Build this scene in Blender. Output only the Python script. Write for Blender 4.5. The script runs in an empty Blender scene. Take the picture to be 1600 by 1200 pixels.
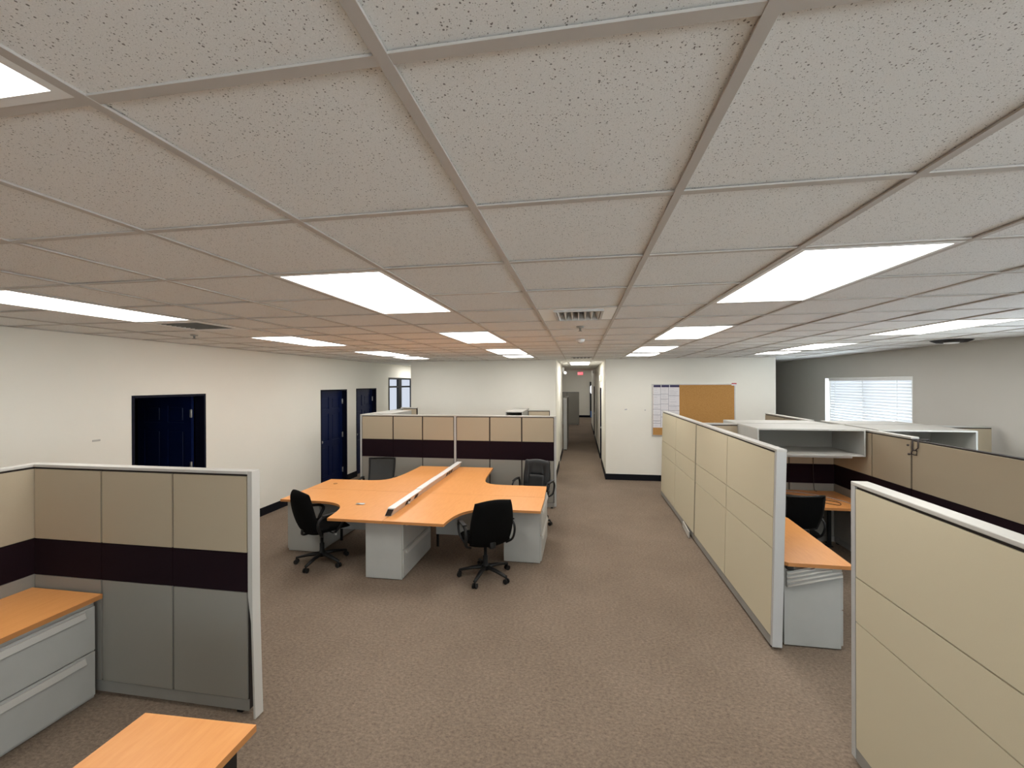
import bpy, bmesh, math, random
from mathutils import Vector, Matrix
random.seed(7)
S = bpy.context.scene
COL = S.collection
PI = math.pi
# ------------------------------------------------------------------ camera, world, exposure
CAM_H, CEIL = 2.209, 2.762
def cam_setup():
    p, y, r = 0.0013, 0.1619, -0.0038
    Ry = Matrix(((math.cos(y), 0, math.sin(y)), (0, 1, 0), (-math.sin(y), 0, math.cos(y))))
    Rx = Matrix(((1, 0, 0), (0, math.cos(p), -math.sin(p)), (0, math.sin(p), math.cos(p))))
    Rz = Matrix(((math.cos(r), -math.sin(r), 0), (math.sin(r), math.cos(r), 0), (0, 0, 1)))
    R = Rz @ Rx @ Ry                       # rows: right, down, forward in (x right, y down, z forward)
    w = lambda v: Vector((v[0], v[2], -v[1]))
    right, down, fwd = w(R[0]), w(R[1]), w(R[2])
    M = Matrix((right, -down, -fwd)).transposed().to_4x4()
    M.translation = (0, 0, CAM_H)
    c = bpy.data.cameras.new('camera')
    c.sensor_width = 36.0
    c.lens = 36.0 * 654.0 / 1600.0
    c.clip_start = 0.05
    o = bpy.data.objects.new('camera', c)
    COL.objects.link(o)
    o.matrix_world = M
    S.camera = o
cam_setup()
W = bpy.data.worlds.new('daylight')
S.world = W
W.use_nodes = True
bgn = W.node_tree.nodes['Background']
bgn.inputs['Color'].default_value = (0.88, 0.94, 1.0, 1)
bgn.inputs['Strength'].default_value = 7.5
S.view_settings.view_transform = 'Standard'
S.view_settings.look = 'None'
S.view_settings.gamma = 1.0
S.view_settings.use_curve_mapping = False
S.view_settings.exposure = 0.18
S.cycles.max_bounces = 16
S.cycles.diffuse_bounces = 10
LIGHT = 10.0                                # radiance of the ceiling light diffusers

# ------------------------------------------------------------------ materials
def node_mat(name, col, rough=0.6, metal=0.0, spec=0.5):
    m = bpy.data.materials.new(name)
    m.use_nodes = True
    b = m.node_tree.nodes['Principled BSDF']
    b.inputs['Base Color'].default_value = (*col, 1)
    b.inputs['Roughness'].default_value = rough
    b.inputs['Metallic'].default_value = metal
    b.inputs['Specular IOR Level'].default_value = spec
    return m, m.node_tree, b
def pos_node(nt, scale=(1, 1, 1), obj=False):
    if obj:
        g = nt.nodes.new('ShaderNodeTexCoord').outputs['Object']
    else:
        g = nt.nodes.new('ShaderNodeNewGeometry').outputs['Position']
    mp = nt.nodes.new('ShaderNodeMapping')
    mp.inputs['Scale'].default_value = scale
    nt.links.new(g, mp.inputs['Vector'])
    return mp.outputs['Vector']
def noise(nt, vec, scale, detail=3, rough=0.6):
    n = nt.nodes.new('ShaderNodeTexNoise')
    n.inputs['Scale'].default_value = scale
    n.inputs['Detail'].default_value = detail
    n.inputs['Roughness'].default_value = rough
    nt.links.new(vec, n.inputs['Vector'])
    return n.outputs['Fac']
def ramp(nt, fac, stops):
    r = nt.nodes.new('ShaderNodeValToRGB')
    e = r.color_ramp.elements
    while len(e) < len(stops):
        e.new(0.5)
    for el, (p, c) in zip(e, stops):
        el.position = p
        el.color = (*c, 1)
    nt.links.new(fac, r.inputs['Fac'])
    return r.outputs['Color']
def bump(nt, b, h, strength, dist):
    n = nt.nodes.new('ShaderNodeBump')
    n.inputs['Strength'].default_value = strength
    n.inputs['Distance'].default_value = dist
    nt.links.new(h, n.inputs['Height'])
    nt.links.new(n.outputs['Normal'], b.inputs['Normal'])
def mul(c, k):
    return tuple(min(1, x * k) for x in c)
def mottled(name, col, amp=0.08, scale=6, rough=0.7, fine=0, bmp=0, stretch=(1, 1, 1), spec=0.4, metal=0.0):
    m, nt, b = node_mat(name, col, rough, metal, spec)
    f = noise(nt, pos_node(nt, stretch), scale, 4)
    nt.links.new(ramp(nt, f, [(0.3, mul(col, 1 - amp)), (0.7, mul(col, 1 + amp))]), b.inputs['Base Color'])
    if bmp:
        bump(nt, b, noise(nt, pos_node(nt, stretch), fine, 2), bmp, 0.002)
    return m
M = {}
M['wall'] = mottled('wall_paint', (0.80, 0.775, 0.695), 0.015, 1.2, 0.65, 160, 0.06)
M['wall_shaded'] = mottled('wall_paint_shaded', (0.52, 0.50, 0.46), 0.015, 1.2, 0.65, 160, 0.06)  # the off-white wall paint with shadow put into its colour
M['trim'] = mottled('baseboard_vinyl', (0.006, 0.0065, 0.010), 0.1, 3, 0.6, spec=0.15)
M['white'] = mottled('white_enamel', (0.82, 0.81, 0.79), 0.02, 3, 0.4)
M['bright_white'] = mottled('bright_white_enamel', (0.94, 0.935, 0.91), 0.01, 3, 0.35)
M['tee'] = mottled('ceiling_grid_metal', (0.52, 0.48, 0.44), 0.03, 2, 0.5)
M['grey_metal'] = mottled('grey_powder_coat', (0.40, 0.40, 0.375), 0.03, 5, 0.5, 260, 0.10)
M['cab_edge'] = mottled('dark_cabinet_gap', (0.05, 0.05, 0.05), 0.05, 5, 0.6)
M['cap'] = mottled('light_grey_trim', (0.47, 0.455, 0.42), 0.02, 3, 0.45)
M['post'] = mottled('light_grey_post', (0.44, 0.44, 0.43), 0.02, 3, 0.45)
M['joint_olive'] = mottled('olive_joint_trim', (0.20, 0.175, 0.12), 0.03, 5, 0.6)
M['core'] = mottled('dark_panel_core', (0.02, 0.015, 0.013), 0.1, 5, 0.8)
M['base'] = mottled('grey_base_raceway', (0.26, 0.25, 0.23), 0.05, 5, 0.6)
M['beige'] = mottled('beige_panel_fabric', (0.56, 0.50, 0.36), 0.035, 300, 0.9, 700, 0.15, (1, 1, 2), 0.2)
M['tan'] = mottled('tan_panel_fabric', (0.41, 0.345, 0.25), 0.04, 300, 0.9, 700, 0.15, (1, 1, 2), 0.2)
M['greyfab'] = mottled('grey_panel_fabric', (0.27, 0.255, 0.225), 0.05, 300, 0.9, 700, 0.15, (1, 1, 2), 0.2)
M['plum'] = mottled('plum_panel_fabric', (0.011, 0.004, 0.007), 0.1, 300, 0.9, 700, 0.1, (1, 1, 1), 0.15)
M['black_fabric'] = mottled('black_chair_fabric', (0.0035, 0.0035, 0.0035), 0.15, 200, 0.9, 600, 0.2, (1, 1, 1), 0.08)
M['black_plastic'] = mottled('black_plastic', (0.008, 0.008, 0.008), 0.1, 20, 0.45, spec=0.3)
M['leather'] = mottled('charcoal_leather', (0.013, 0.014, 0.015), 0.1, 30, 0.42, 250, 0.2)
M['mesh_fabric'] = mottled('grey_mesh_fabric', (0.04, 0.04, 0.038), 0.1, 400, 0.8, 500, 0.3)
M['navy'] = mottled('navy_door_paint', (0.0025, 0.008, 0.048), 0.05, 4, 0.4, spec=0.25)
M['navy_frame'] = mottled('navy_frame_paint', (0.003, 0.004, 0.014), 0.05, 4, 0.5, spec=0.15)
M['steel'] = mottled('brushed_steel', (0.42, 0.42, 0.40), 0.05, 20, 0.35, metal=0.6)
M['shaded_room'] = mottled('room_shade_colour', (0.06, 0.06, 0.06), 0.05, 2, 0.8)  # dark colour stands in for the shade inside the room
M['wire'] = mottled('dark_wire', (0.03, 0.02, 0.018), 0.1, 20, 0.5)
M['paper'] = mottled('white_paper', (0.74, 0.72, 0.74), 0.02, 20, 0.7)
M['ink'] = mottled('dark_print', (0.035, 0.03, 0.09), 0.1, 20, 0.7)
M['greyink'] = mottled('grey_print', (0.42, 0.41, 0.45), 0.05, 20, 0.7)
M['redtag'] = mottled('red_tag', (0.45, 0.03, 0.04), 0.05, 20, 0.5)
M['alu'] = mottled('aluminium_frame', (0.55, 0.53, 0.50), 0.04, 10, 0.4, metal=0.3)
M['dark_frame'] = mottled('dark_window_frame', (0.012, 0.014, 0.018), 0.05, 5, 0.4)
M['poster_blue'] = mottled('blue_notice', (0.08, 0.25, 0.75), 0.05, 5, 0.5)

def carpet():
    m, nt, b = node_mat('brown_carpet', (0.12, 0.09, 0.07), 0.95, 0, 0.1)
    big = noise(nt, pos_node(nt), 0.9, 5, 0.65)
    fib = noise(nt, pos_node(nt, (1, 1.5, 1)), 38, 6, 0.85)
    c1 = ramp(nt, big, [(0.30, (0.190, 0.146, 0.110)), (0.70, (0.240, 0.187, 0.143))])
    c2 = ramp(nt, fib, [(0.34, (0.58, 0.56, 0.54)), (0.52, (1, 1, 1)), (0.68, (1.42, 1.40, 1.36))])
    mx = nt.nodes.new('ShaderNodeMix')
    mx.data_type = 'RGBA'
    mx.blend_type = 'MULTIPLY'
    mx.inputs['Factor'].default_value = 1.0
    nt.links.new(c1, mx.inputs['A'])
    nt.links.new(c2, mx.inputs['B'])
    nt.links.new(mx.outputs['Result'], b.inputs['Base Color'])
    bump(nt, b, fib, 0.5, 0.004)
    return m
M['carpet'] = carpet()
def orange():
    m, nt, b = node_mat('orange_maple_laminate', (0.75, 0.36, 0.12), 0.38, 0, 0.4)
    g = noise(nt, pos_node(nt, (14, 2.0, 1)), 3.0, 5, 0.6)
    nt.links.new(ramp(nt, g, [(0.25, (0.72, 0.305, 0.090)), (0.75, (0.79, 0.365, 0.120))]), b.inputs['Base Color'])
    return m
M['orange'] = orange()
M['orange_edge'] = mottled('orange_edge_band', (0.46, 0.20, 0.065), 0.05, 8, 0.45)
def ceiling_tile_mat():
    m, nt, b = node_mat('fissured_ceiling_tile', (0.66, 0.63, 0.58), 0.9, 0, 0.15)
    p = pos_node(nt)
    def pits(scale, th, seed):
        mp = nt.nodes.new('ShaderNodeMapping')
        mp.inputs['Location'].default_value = (seed, seed * 2.3, 0)
        nt.links.new(p, mp.inputs['Vector'])
        nz = nt.nodes.new('ShaderNodeTexNoise')
        nz.inputs['Scale'].default_value = scale * 0.9
        nz.inputs['Detail'].default_value = 1
        nt.links.new(mp.outputs['Vector'], nz.inputs['Vector'])
        ad = nt.nodes.new('ShaderNodeMixRGB')
        ad.blend_type = 'ADD'
        ad.inputs['Fac'].default_value = 0.004
        nt.links.new(mp.outputs['Vector'], ad.inputs['Color1'])
        nt.links.new(nz.outputs['Color'], ad.inputs['Color2'])
        v = nt.nodes.new('ShaderNodeTexVoronoi')
        v.inputs['Scale'].default_value = scale
        nt.links.new(ad.outputs['Color'], v.inputs['Vector'])
        # random keep per cell
        sep = nt.nodes.new('ShaderNodeSeparateColor')
        nt.links.new(v.outputs['Color'], sep.inputs['Color'])
        k = nt.nodes.new('ShaderNodeMath')
        k.operation = 'MULTIPLY'
        k.inputs[1].default_value = th
        nt.links.new(sep.outputs[0], k.inputs[0])
        lt = nt.nodes.new('ShaderNodeMath')
        lt.operation = 'LESS_THAN'
        nt.links.new(v.outputs['Distance'], lt.inputs[0])
        nt.links.new(k.outputs[0], lt.inputs[1])
        return lt.outputs[0]
    a, c = pits(130, 0.27, 3.1), pits(270, 0.26, 7.7)
    mxm = nt.nodes.new('ShaderNodeMath')
    mxm.operation = 'MAXIMUM'
    nt.links.new(a, mxm.inputs[0])
    nt.links.new(c, mxm.inputs[1])
    fine = noise(nt, p, 420, 2)
    base = ramp(nt, fine, [(0.3, (0.77, 0.765, 0.745)), (0.7, (0.87, 0.865, 0.845))])
    mx = nt.nodes.new('ShaderNodeMix')
    mx.data_type = 'RGBA'
    nt.links.new(mxm.outputs[0], mx.inputs['Factor'])
    nt.links.new(base, mx.inputs['A'])
    mx.inputs['B'].default_value = (0.26, 0.25, 0.235, 1)
    nt.links.new(mx.outputs['Result'], b.inputs['Base Color'])
    bump(nt, b, fine, 0.35, 0.002)
    return m
M['tile'] = ceiling_tile_mat()
def cork():
    m, nt, b = node_mat('cork', (0.5, 0.3, 0.1), 0.9, 0, 0.2)
    f = noise(nt, pos_node(nt), 90, 4)
    nt.links.new(ramp(nt, f, [(0.3, (0.40, 0.205, 0.062)), (0.7, (0.52, 0.28, 0.095))]), b.inputs['Base Color'])
    return m
M['cork'] = cork()
def emit(name, col, s):
    m = bpy.data.materials.new(name)
    m.use_nodes = True
    nt = m.node_tree
    nt.nodes.remove(nt.nodes['Principled BSDF'])
    e = nt.nodes.new('ShaderNodeEmission')
    e.inputs['Color'].default_value = (*col, 1)
    e.inputs['Strength'].default_value = s
    nt.links.new(e.outputs[0], nt.nodes['Material Output'].inputs['Surface'])
    return m, nt, e
def diffuser_mat():
    # acrylic lens over two fluorescent tubes: brighter along the tubes
    m, nt, e = emit('fluorescent_diffuser', (1.0, 0.985, 0.95), LIGHT)
    t = nt.nodes.new('ShaderNodeTexCoord')
    sp = nt.nodes.new('ShaderNodeSeparateXYZ')
    nt.links.new(t.outputs['Object'], sp.inputs[0])
    ab = nt.nodes.new('ShaderNodeMath'); ab.operation = 'ABSOLUTE'
    nt.links.new(sp.outputs[0], ab.inputs[0])
    sb = nt.nodes.new('ShaderNodeMath'); sb.operation = 'SUBTRACT'; sb.inputs[1].default_value = 0.14
    nt.links.new(ab.outputs[0], sb.inputs[0])
    a2 = nt.nodes.new('ShaderNodeMath'); a2.operation = 'ABSOLUTE'
    nt.links.new(sb.outputs[0], a2.inputs[0])
    mr = nt.nodes.new('ShaderNodeMapRange')
    mr.inputs['From Min'].default_value = 0.0
    mr.inputs['From Max'].default_value = 0.14
    mr.inputs['To Min'].default_value = LIGHT * 1.35
    mr.inputs['To Max'].default_value = LIGHT * 0.62
    nt.links.new(a2.outputs[0], mr.inputs['Value'])
    nt.links.new(mr.outputs[0], e.inputs['Strength'])
    return m
M['diffuser'] = diffuser_mat()
M['exit_glow'] = emit('exit_sign_red', (1.0, 0.10, 0.14), 0.9)[0]
M['exit_letter'] = emit('exit_sign_letters', (1.0, 0.55, 0.55), 0.9)[0]
M['lit_pane'] = emit('lit_frosted_pane', (0.80, 0.87, 1.0), 0.72)[0]
M['door_glow'] = emit('daylit_door_glass', (0.93, 0.96, 1.0), 1.6)[0]
M['lamp_lens'] = emit('emergency_lamp_lens', (1.0, 1.0, 0.95), 1.3)[0]
def blind_mat():
    m, nt, b = node_mat('white_blind_slat', (0.82, 0.82, 0.82), 0.5, 0, 0.4)
    tr = nt.nodes.new('ShaderNodeBsdfTranslucent')
    tr.inputs['Color'].default_value = (0.55, 0.57, 0.62, 1)
    mx = nt.nodes.new('ShaderNodeMixShader')
    mx.inputs['Fac'].default_value = 0.20
    nt.links.new(b.outputs[0], mx.inputs[1])
    nt.links.new(tr.outputs[0], mx.inputs[2])
    nt.links.new(mx.outputs[0], nt.nodes['Material Output'].inputs['Surface'])
    return m
M['blind'] = blind_mat()
def glass_mat():
    m = bpy.data.materials.new('window_glass')
    m.use_nodes = True
    nt = m.node_tree
    nt.nodes.remove(nt.nodes['Principled BSDF'])
    t = nt.nodes.new('ShaderNodeBsdfTransparent')
    t.inputs['Color'].default_value = (0.93, 0.96, 0.97, 1)
    g = nt.nodes.new('ShaderNodeBsdfGlossy')
    g.inputs['Roughness'].default_value = 0.05
    mx = nt.nodes.new('ShaderNodeMixShader')
    mx.inputs['Fac'].default_value = 0.06
    nt.links.new(t.outputs[0], mx.inputs[1])
    nt.links.new(g.outputs[0], mx.inputs[2])
    nt.links.new(mx.outputs[0], nt.nodes['Material Output'].inputs['Surface'])
    return m
M['glass'] = glass_mat()

# ------------------------------------------------------------------ mesh helpers
def box(bm, x0, x1, y0, y1, z0, z1, bev=0.0, mat=None):
    vs = [bm.verts.new((x, y, z)) for z in (z0, z1) for y in (y0, y1) for x in (x0, x1)]
    f = [(0, 2, 3, 1), (4, 5, 7, 6), (0, 1, 5, 4), (2, 6, 7, 3), (0, 4, 6, 2), (1, 3, 7, 5)]
    fs = [bm.faces.new([vs[i] for i in q]) for q in f]
    if bev > 0:
        es = list({e for q in fs for e in q.edges})
        bmesh.ops.bevel(bm, geom=es, offset=bev, segments=1, affect='EDGES', profile=0.5)
    elif mat is not None:
        for q in fs:
            q.material_index = mat
    return vs
def prism(bm, poly, z0, z1, side_mat=0):
    lo = [bm.verts.new((x, y, z0)) for x, y in poly]
    hi = [bm.verts.new((x, y, z1)) for x, y in poly]
    bm.faces.new(list(reversed(lo)))
    bm.faces.new(hi)
    n = len(poly)
    for i in range(n):
        q = bm.faces.new((lo[i], lo[(i + 1) % n], hi[(i + 1) % n], hi[i]))
        q.material_index = side_mat
def tube(bm, pts, r, seg=8, cap=True):
    pts = [Vector(p) for p in pts]
    rings = []
    up = None
    for i, p in enumerate(pts):
        a = pts[max(i - 1, 0)]
        b = pts[min(i + 1, len(pts) - 1)]
        t = (b - a).normalized()
        if up is None:
            up = Vector((0, 0, 1)) if abs(t.z) < 0.9 else Vector((1, 0, 0))
        n = (up - t * up.dot(t))
        if n.length < 1e-5:
            n = t.orthogonal()
        n.normalize()
        up = n
        bi = t.cross(n)
        rr = r[i] if isinstance(r, list) else r
        if not isinstance(rr, (list, tuple)):
            rr = (rr, rr)
        rings.append([bm.verts.new(p + n * math.cos(2 * PI * k / seg) * rr[0] + bi * math.sin(2 * PI * k / seg) * rr[1]) for k in range(seg)])
    for A, B in zip(rings, rings[1:]):
        for k in range(seg):
            q = bm.faces.new((A[k], A[(k + 1) % seg], B[(k + 1) % seg], B[k]))
            q.smooth = True
    if cap:
        bm.faces.new(list(reversed(rings[0])))
        bm.faces.new(rings[-1])
def smooth_pts(pts, n=6):
    P = [Vector(p) for p in pts]
    out = []
    for i in range(len(P) - 1):
        p0, p1, p2, p3 = P[max(i - 1, 0)], P[i], P[i + 1], P[min(i + 2, len(P) - 1)]
        for k in range(n):
            t = k / n
            out.append(0.5 * ((2 * p1) + (p2 - p0) * t + (2 * p0 - 5 * p1 + 4 * p2 - p3) * t * t + (3 * p1 - p0 - 3 * p2 + p3) * t ** 3))
    out.append(P[-1])
    return out
def pad(bm, surf, thick, nu=14, nv=14, p=4):
    """closed cushion: surf(u, v) -> (point, normal), u, v in -1..1"""
    F, B = [], []
    for j in range(nv + 1):
        fr, br = [], []
        for i in range(nu + 1):
            u, v = -1 + 2 * i / nu, -1 + 2 * j / nv
            u, v = math.sin(u * PI / 2), math.sin(v * PI / 2)
            pt, n = surf(u, v)
            h = thick * math.sqrt(max(0, (1 - abs(u) ** p) * (1 - abs(v) ** p))) * 0.5
            edge = i in (0, nu) or j in (0, nv)
            a = bm.verts.new(pt + n * h)
            fr.append(a)
            br.append(a if edge else bm.verts.new(pt - n * h))
        F.append(fr)
        B.append(br)
    for j in range(nv):
        for i in range(nu):
            q = bm.faces.new((F[j][i], F[j][i + 1], F[j + 1][i + 1], F[j + 1][i]))
            q.smooth = True
            vs = (B[j][i], B[j + 1][i], B[j + 1][i + 1], B[j][i + 1])
            try:
                q = bm.faces.new(vs)
                q.smooth = True
            except ValueError:
                pass
def round_rect_pt(u, v, k=0.35):
    """square -> rounded square"""
    m = max(abs(u), abs(v))
    if m < 1e-6:
        return 0.0, 0.0
    r = math.hypot(u, v)
    s = m / r
    f = (1 - k) + k * s
    return u * f, v * f
def new_obj(name, bm, mats, parent=None):
    bmesh.ops.recalc_face_normals(bm, faces=bm.faces)
    me = bpy.data.meshes.new(name)
    bm.to_mesh(me)
    bm.free()
    for m in (mats if isinstance(mats, (list, tuple)) else [mats]):
        me.materials.append(M[m])
    o = bpy.data.objects.new(name, me)
    COL.objects.link(o)
    if parent is not None:
        o.parent = parent
    return o
ROOT = {}
def thing(name, label, cat, loc=(0, 0, 0), rz=0.0, group=None, rot=None):
    o = bpy.data.objects.new(name, None)
    o.empty_display_size = 0.1
    COL.objects.link(o)
    o.location = loc
    o.rotation_euler = rot if rot else (0, 0, rz)
    o['label'] = label
    o['category'] = cat
    if group:
        o['group'] = group
    ROOT[o.name] = Vector(loc)
    return o
def root_of(o):
    while o.parent is not None:
        o = o.parent
    return o
def part(name, bm, mats, parent, world=True, label=None):
    if world:
        off = ROOT.get(root_of(parent).name, Vector((0, 0, 0)))
        bmesh.ops.translate(bm, verts=bm.verts, vec=-off)
    o = new_obj(name, bm, mats, parent)
    if label:
        o['label'] = label
    return o
def pbox(name, mats, parent, x0, x1, y0, y1, z0, z1, bev=0.0, label=None):
    bm = bmesh.new()
    box(bm, min(x0, x1), max(x0, x1), min(y0, y1), max(y0, y1), z0, z1, bev)
    return part(name, bm, mats, parent, True, label)
def struct(name, label, bm, mats, parent=None):
    o = new_obj(name, bm, mats, parent)
    if parent is None:
        o['kind'] = 'structure'
        o['label'] = label
        o['category'] = name.split('_')[0]
    return o
def single(name, label, cat, bm, mats, group=None):
    """one-mesh thing with its origin at the base centre"""
    xs = [v.co for v in bm.verts]
    c = Vector(((min(v.x for v in xs) + max(v.x for v in xs)) / 2, (min(v.y for v in xs) + max(v.y for v in xs)) / 2, min(v.z for v in xs)))
    bmesh.ops.translate(bm, verts=bm.verts, vec=-c)
    o = new_obj(name, bm, mats)
    o.location = c
    o['label'] = label
    o['category'] = cat
    if group:
        o['group'] = group
    return o

# ------------------------------------------------------------------ room shell
XL, XR, YB, YF = -5.29, 5.35, 9.82, -3.4     # left wall, right wall, back wall, wall behind the camera
T = 0.14
bm = bmesh.new()
box(bm, -8.2, XR + 0.3, YF - 0.2, 28.2, -0.12, 0.0)
struct('floor', 'brown low pile carpet covering the office floor', bm, 'carpet')

def wall_y(bm, x0, x1, y0, y1, openings, z1):
    """wall slab thick in x, running along y with rectangular openings (ya, yb, za, zb)"""
    ys = y0
    for ya, yb, za, zb in sorted(openings):
        box(bm, x0, x1, ys, ya, 0, z1)
        if za > 0:
            box(bm, x0, x1, ya, yb, 0, za)
        box(bm, x0, x1, ya, yb, zb, z1)
        ys = yb
    box(bm, x0, x1, ys, y1, 0, z1)
D1, D2, D3 = (4.20, 5.20), (7.885, 8.87), (9.27, 10.27)
WIN1 = (10.98, 12.62, 0.95, 2.386)
bm = bmesh.new()
wall_y(bm, XL - T, XL, YF, 16.0, [(*D1, 0, 2.08), (*D2, 0, 2.09), (*D3, 0, 2.10), WIN1], 2.95)
wl = struct('wall_left', 'off-white painted wall on the left with navy doors', bm, 'wall')
WINR = (7.80, 10.26, 0.95, 2.30)
bm = bmesh.new()
WINR2, WINR3 = (2.75, 5.21, 0.95, 2.30), (-1.85, 0.61, 0.95, 2.30)
wall_y(bm, XR, XR + T, YF, 16.0, [WINR, WINR2, WINR3], 2.95)
struct('wall_right', 'right wall with the blinds window, shade painted into its grey', bm, 'wall_shaded')
# back wall: two solid blocks either side of the hallway
bm = bmesh.new()
box(bm, -4.137, -0.57, YB, YB + T, 0, 2.95)
box(bm, -4.137, -4.137 + T, YB + T, 16.0, 0, 2.95)
box(bm, -0.57 - T, -0.57, YB + T, 13.5, 0, 2.95)
wbl = struct('wall_back', 'off-white back wall left of the hallway', bm, 'wall')
bm = bmesh.new()
HD = [(10.45, 11.30, 0, 2.09), (16.0, 17.0, 0, 2.09)]
box(bm, 0.57 + T, 4.156, YB, YB + T, 0, 2.95)
box(bm, 4.156 - T, 4.156, YB + T, 16.0, 0, 2.95)
wall_y(bm, 0.57, 0.57 + T, YB, 22.4, [(11.75, 12.55, 0, 2.08), (17.3, 18.3, 0, 2.09)], 2.95)
wbr = struct('wall_hallway', 'off-white back wall with the corkboard, right of the hallway', bm, 'wall')
bm = bmesh.new()
REARW = ((0.3, 2.5), (2.9, 5.1))
xs_ = -5.43
for a, b in REARW:
    box(bm, xs_, a, YF - T, YF, 0, 2.95)
    box(bm, a, b, YF - T, YF, 0, 0.7)
    box(bm, a, b, YF - T, YF, 2.5, 2.95)
    xs_ = b
box(bm, xs_, 5.49, YF - T, YF, 0, 2.95)
struct('wall_front', 'off-white wall behind the camera', bm, 'wall')
# ends of the side passages and of the far room beyond the hallway
bm = bmesh.new()
box(bm, XL, -4.137, 16.0, 16.0 + T, 0, 2.95)
struct('wall_passage_left', 'end wall of the narrow passage on the left', bm, 'wall')
bm = bmesh.new()
box(bm, 4.156, XR, 16.0, 16.0 + T, 0, 2.95)
struct('wall_passage_right', 'end wall of the dim passage on the right', bm, 'wall_shaded')
bm = bmesh.new()
box(bm, -4.2, 3.2, 27.5, 27.5 + T, 0, 3.4)
box(bm, -4.2, -4.2 + T, 13.5, 27.5, 0, 3.4)
box(bm, -4.137 + T, -0.57 - T, 13.5 - T, 13.5, 0, 2.95)
box(bm, 3.2 - T, 3.2, 22.4, 27.5, 0, 3.4)
box(bm, 0.57 + T, 3.2 - T, 22.4 - T, 22.4, 0, 3.4)
box(bm, -4.06, 0.71, 17.6, 17.7, 2.74, 3.4)
struct('wall_far', 'pale end wall of the far room at the end of the hallway', bm, 'wall')
# dim room behind the open doorway, and unseen boxes added behind the closed doors to block outside light
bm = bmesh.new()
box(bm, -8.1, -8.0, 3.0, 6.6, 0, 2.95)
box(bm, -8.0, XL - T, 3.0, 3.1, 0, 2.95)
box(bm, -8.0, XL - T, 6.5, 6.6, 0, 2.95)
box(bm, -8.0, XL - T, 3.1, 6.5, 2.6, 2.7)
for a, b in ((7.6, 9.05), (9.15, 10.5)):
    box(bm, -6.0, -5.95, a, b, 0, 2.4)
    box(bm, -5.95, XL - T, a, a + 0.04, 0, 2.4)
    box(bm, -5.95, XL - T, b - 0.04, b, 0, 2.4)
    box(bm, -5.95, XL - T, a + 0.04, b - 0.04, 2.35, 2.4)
struct('wall_side_room', 'walls behind the navy doors, shade of an unlit room put into their colour', bm, 'shaded_room')

# baseboards
def baseboard(name, label, segs):
    bm = bmesh.new()
    for s in segs:
        box(bm, *s, 0.0, 0.135)
    struct(name, label, bm, 'trim')
d = 0.014
baseboard('baseboard_left', 'black vinyl baseboard along the left wall', [(XL, XL + d, YF, D1[0]), (XL, XL + d, D1[1], D2[0]), (XL, XL + d, D2[1], D3[0]), (XL, XL + d, D3[1], 16.0)])
baseboard('baseboard_back', 'black vinyl baseboard on the back wall and hallway left side', [(-4.15, -0.556, YB - d, YB), (-0.57, -0.556, YB, 11.2), (-0.57, -0.556, 11.9, 13.5), (-4.137 - d, -4.137, YB - d, 16.0)])
baseboard('baseboard_hallway', 'black vinyl baseboard under the corkboard wall and hallway right side', [(0.556, 4.17, YB - d, YB), (0.556, 0.57, YB, 11.75), (0.556, 0.57, 12.55, 17.3), (0.556, 0.57, 18.3, 22.4), (4.156, 4.156 + d, YB - d, 16.0)])
baseboard('baseboard_right', 'black vinyl baseboard along the right wall', [(XR - d, XR, YF, 16.0)])
baseboard('baseboard_far', 'black vinyl baseboard on the far end wall', [(-4.0, 3.0, 27.5 - d, 27.5)])

# small wall marks
for x, z in ((1.007, 1.604), (1.035, 1.61), (1.442, 1.595)):
    bm = bmesh.new()
    box(bm, x - 0.012, x + 0.012, YB - 0.004, YB + 0.002, z - 0.012, z + 0.012, 0.003)
    new_obj('wall_anchor', bm, 'greyink', wbr)
bm = bmesh.new()
box(bm, XL - 0.002, XL + 0.003, 3.79, 3.87, 1.585, 1.605, 0.002)
new_obj('wall_scuff', bm, 'cap', wl)

# ------------------------------------------------------------------ ceiling
def colx(i):
    return {-8: XL, 9: XR, -6: -3.86, -5: -3.25, 6: 3.31, 7: 3.90}.get(i, -0.328 + 0.61 * i)
CX = [colx(i) for i in range(-8, 10)]
ROWY = [0.668 + 0.61 * j for j in range(-2, 10)] + [6.60, 7.19, 7.79, 8.08, 8.86, 9.34, YB]   # index = row + 2
def rowy(j):
    return ROWY[j + 2]
light_cells = {}
LCOLS, LROWS = (-6, -2, 2, 6), ((-2, 0), (2, 4), (6, 8), (10, 12), (13, 14))
occupied = set()
LIGHTS = [(c, k) for c in LCOLS for k in range(5) if k or c in (-2, 2)]
for c, k in LIGHTS:
    for r in range(*LROWS[k]):
        occupied.add((c, r))
VENTS = [(0, 4), (-6, 4)]
occupied.update(VENTS)
bm = bmesh.new()
box(bm, XL - T, XR + T, YF - T, YB + T, 2.87, 2.93)
ceil = struct('ceiling', 'suspended ceiling of pale fissured square tiles in a metal grid', bm, 'tile')
bm = bmesh.new()
box(bm, -0.5, 0.5, -0.5, 0.5, 0.0, 1.0)
tile_me = None
nt_ = 0
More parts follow.
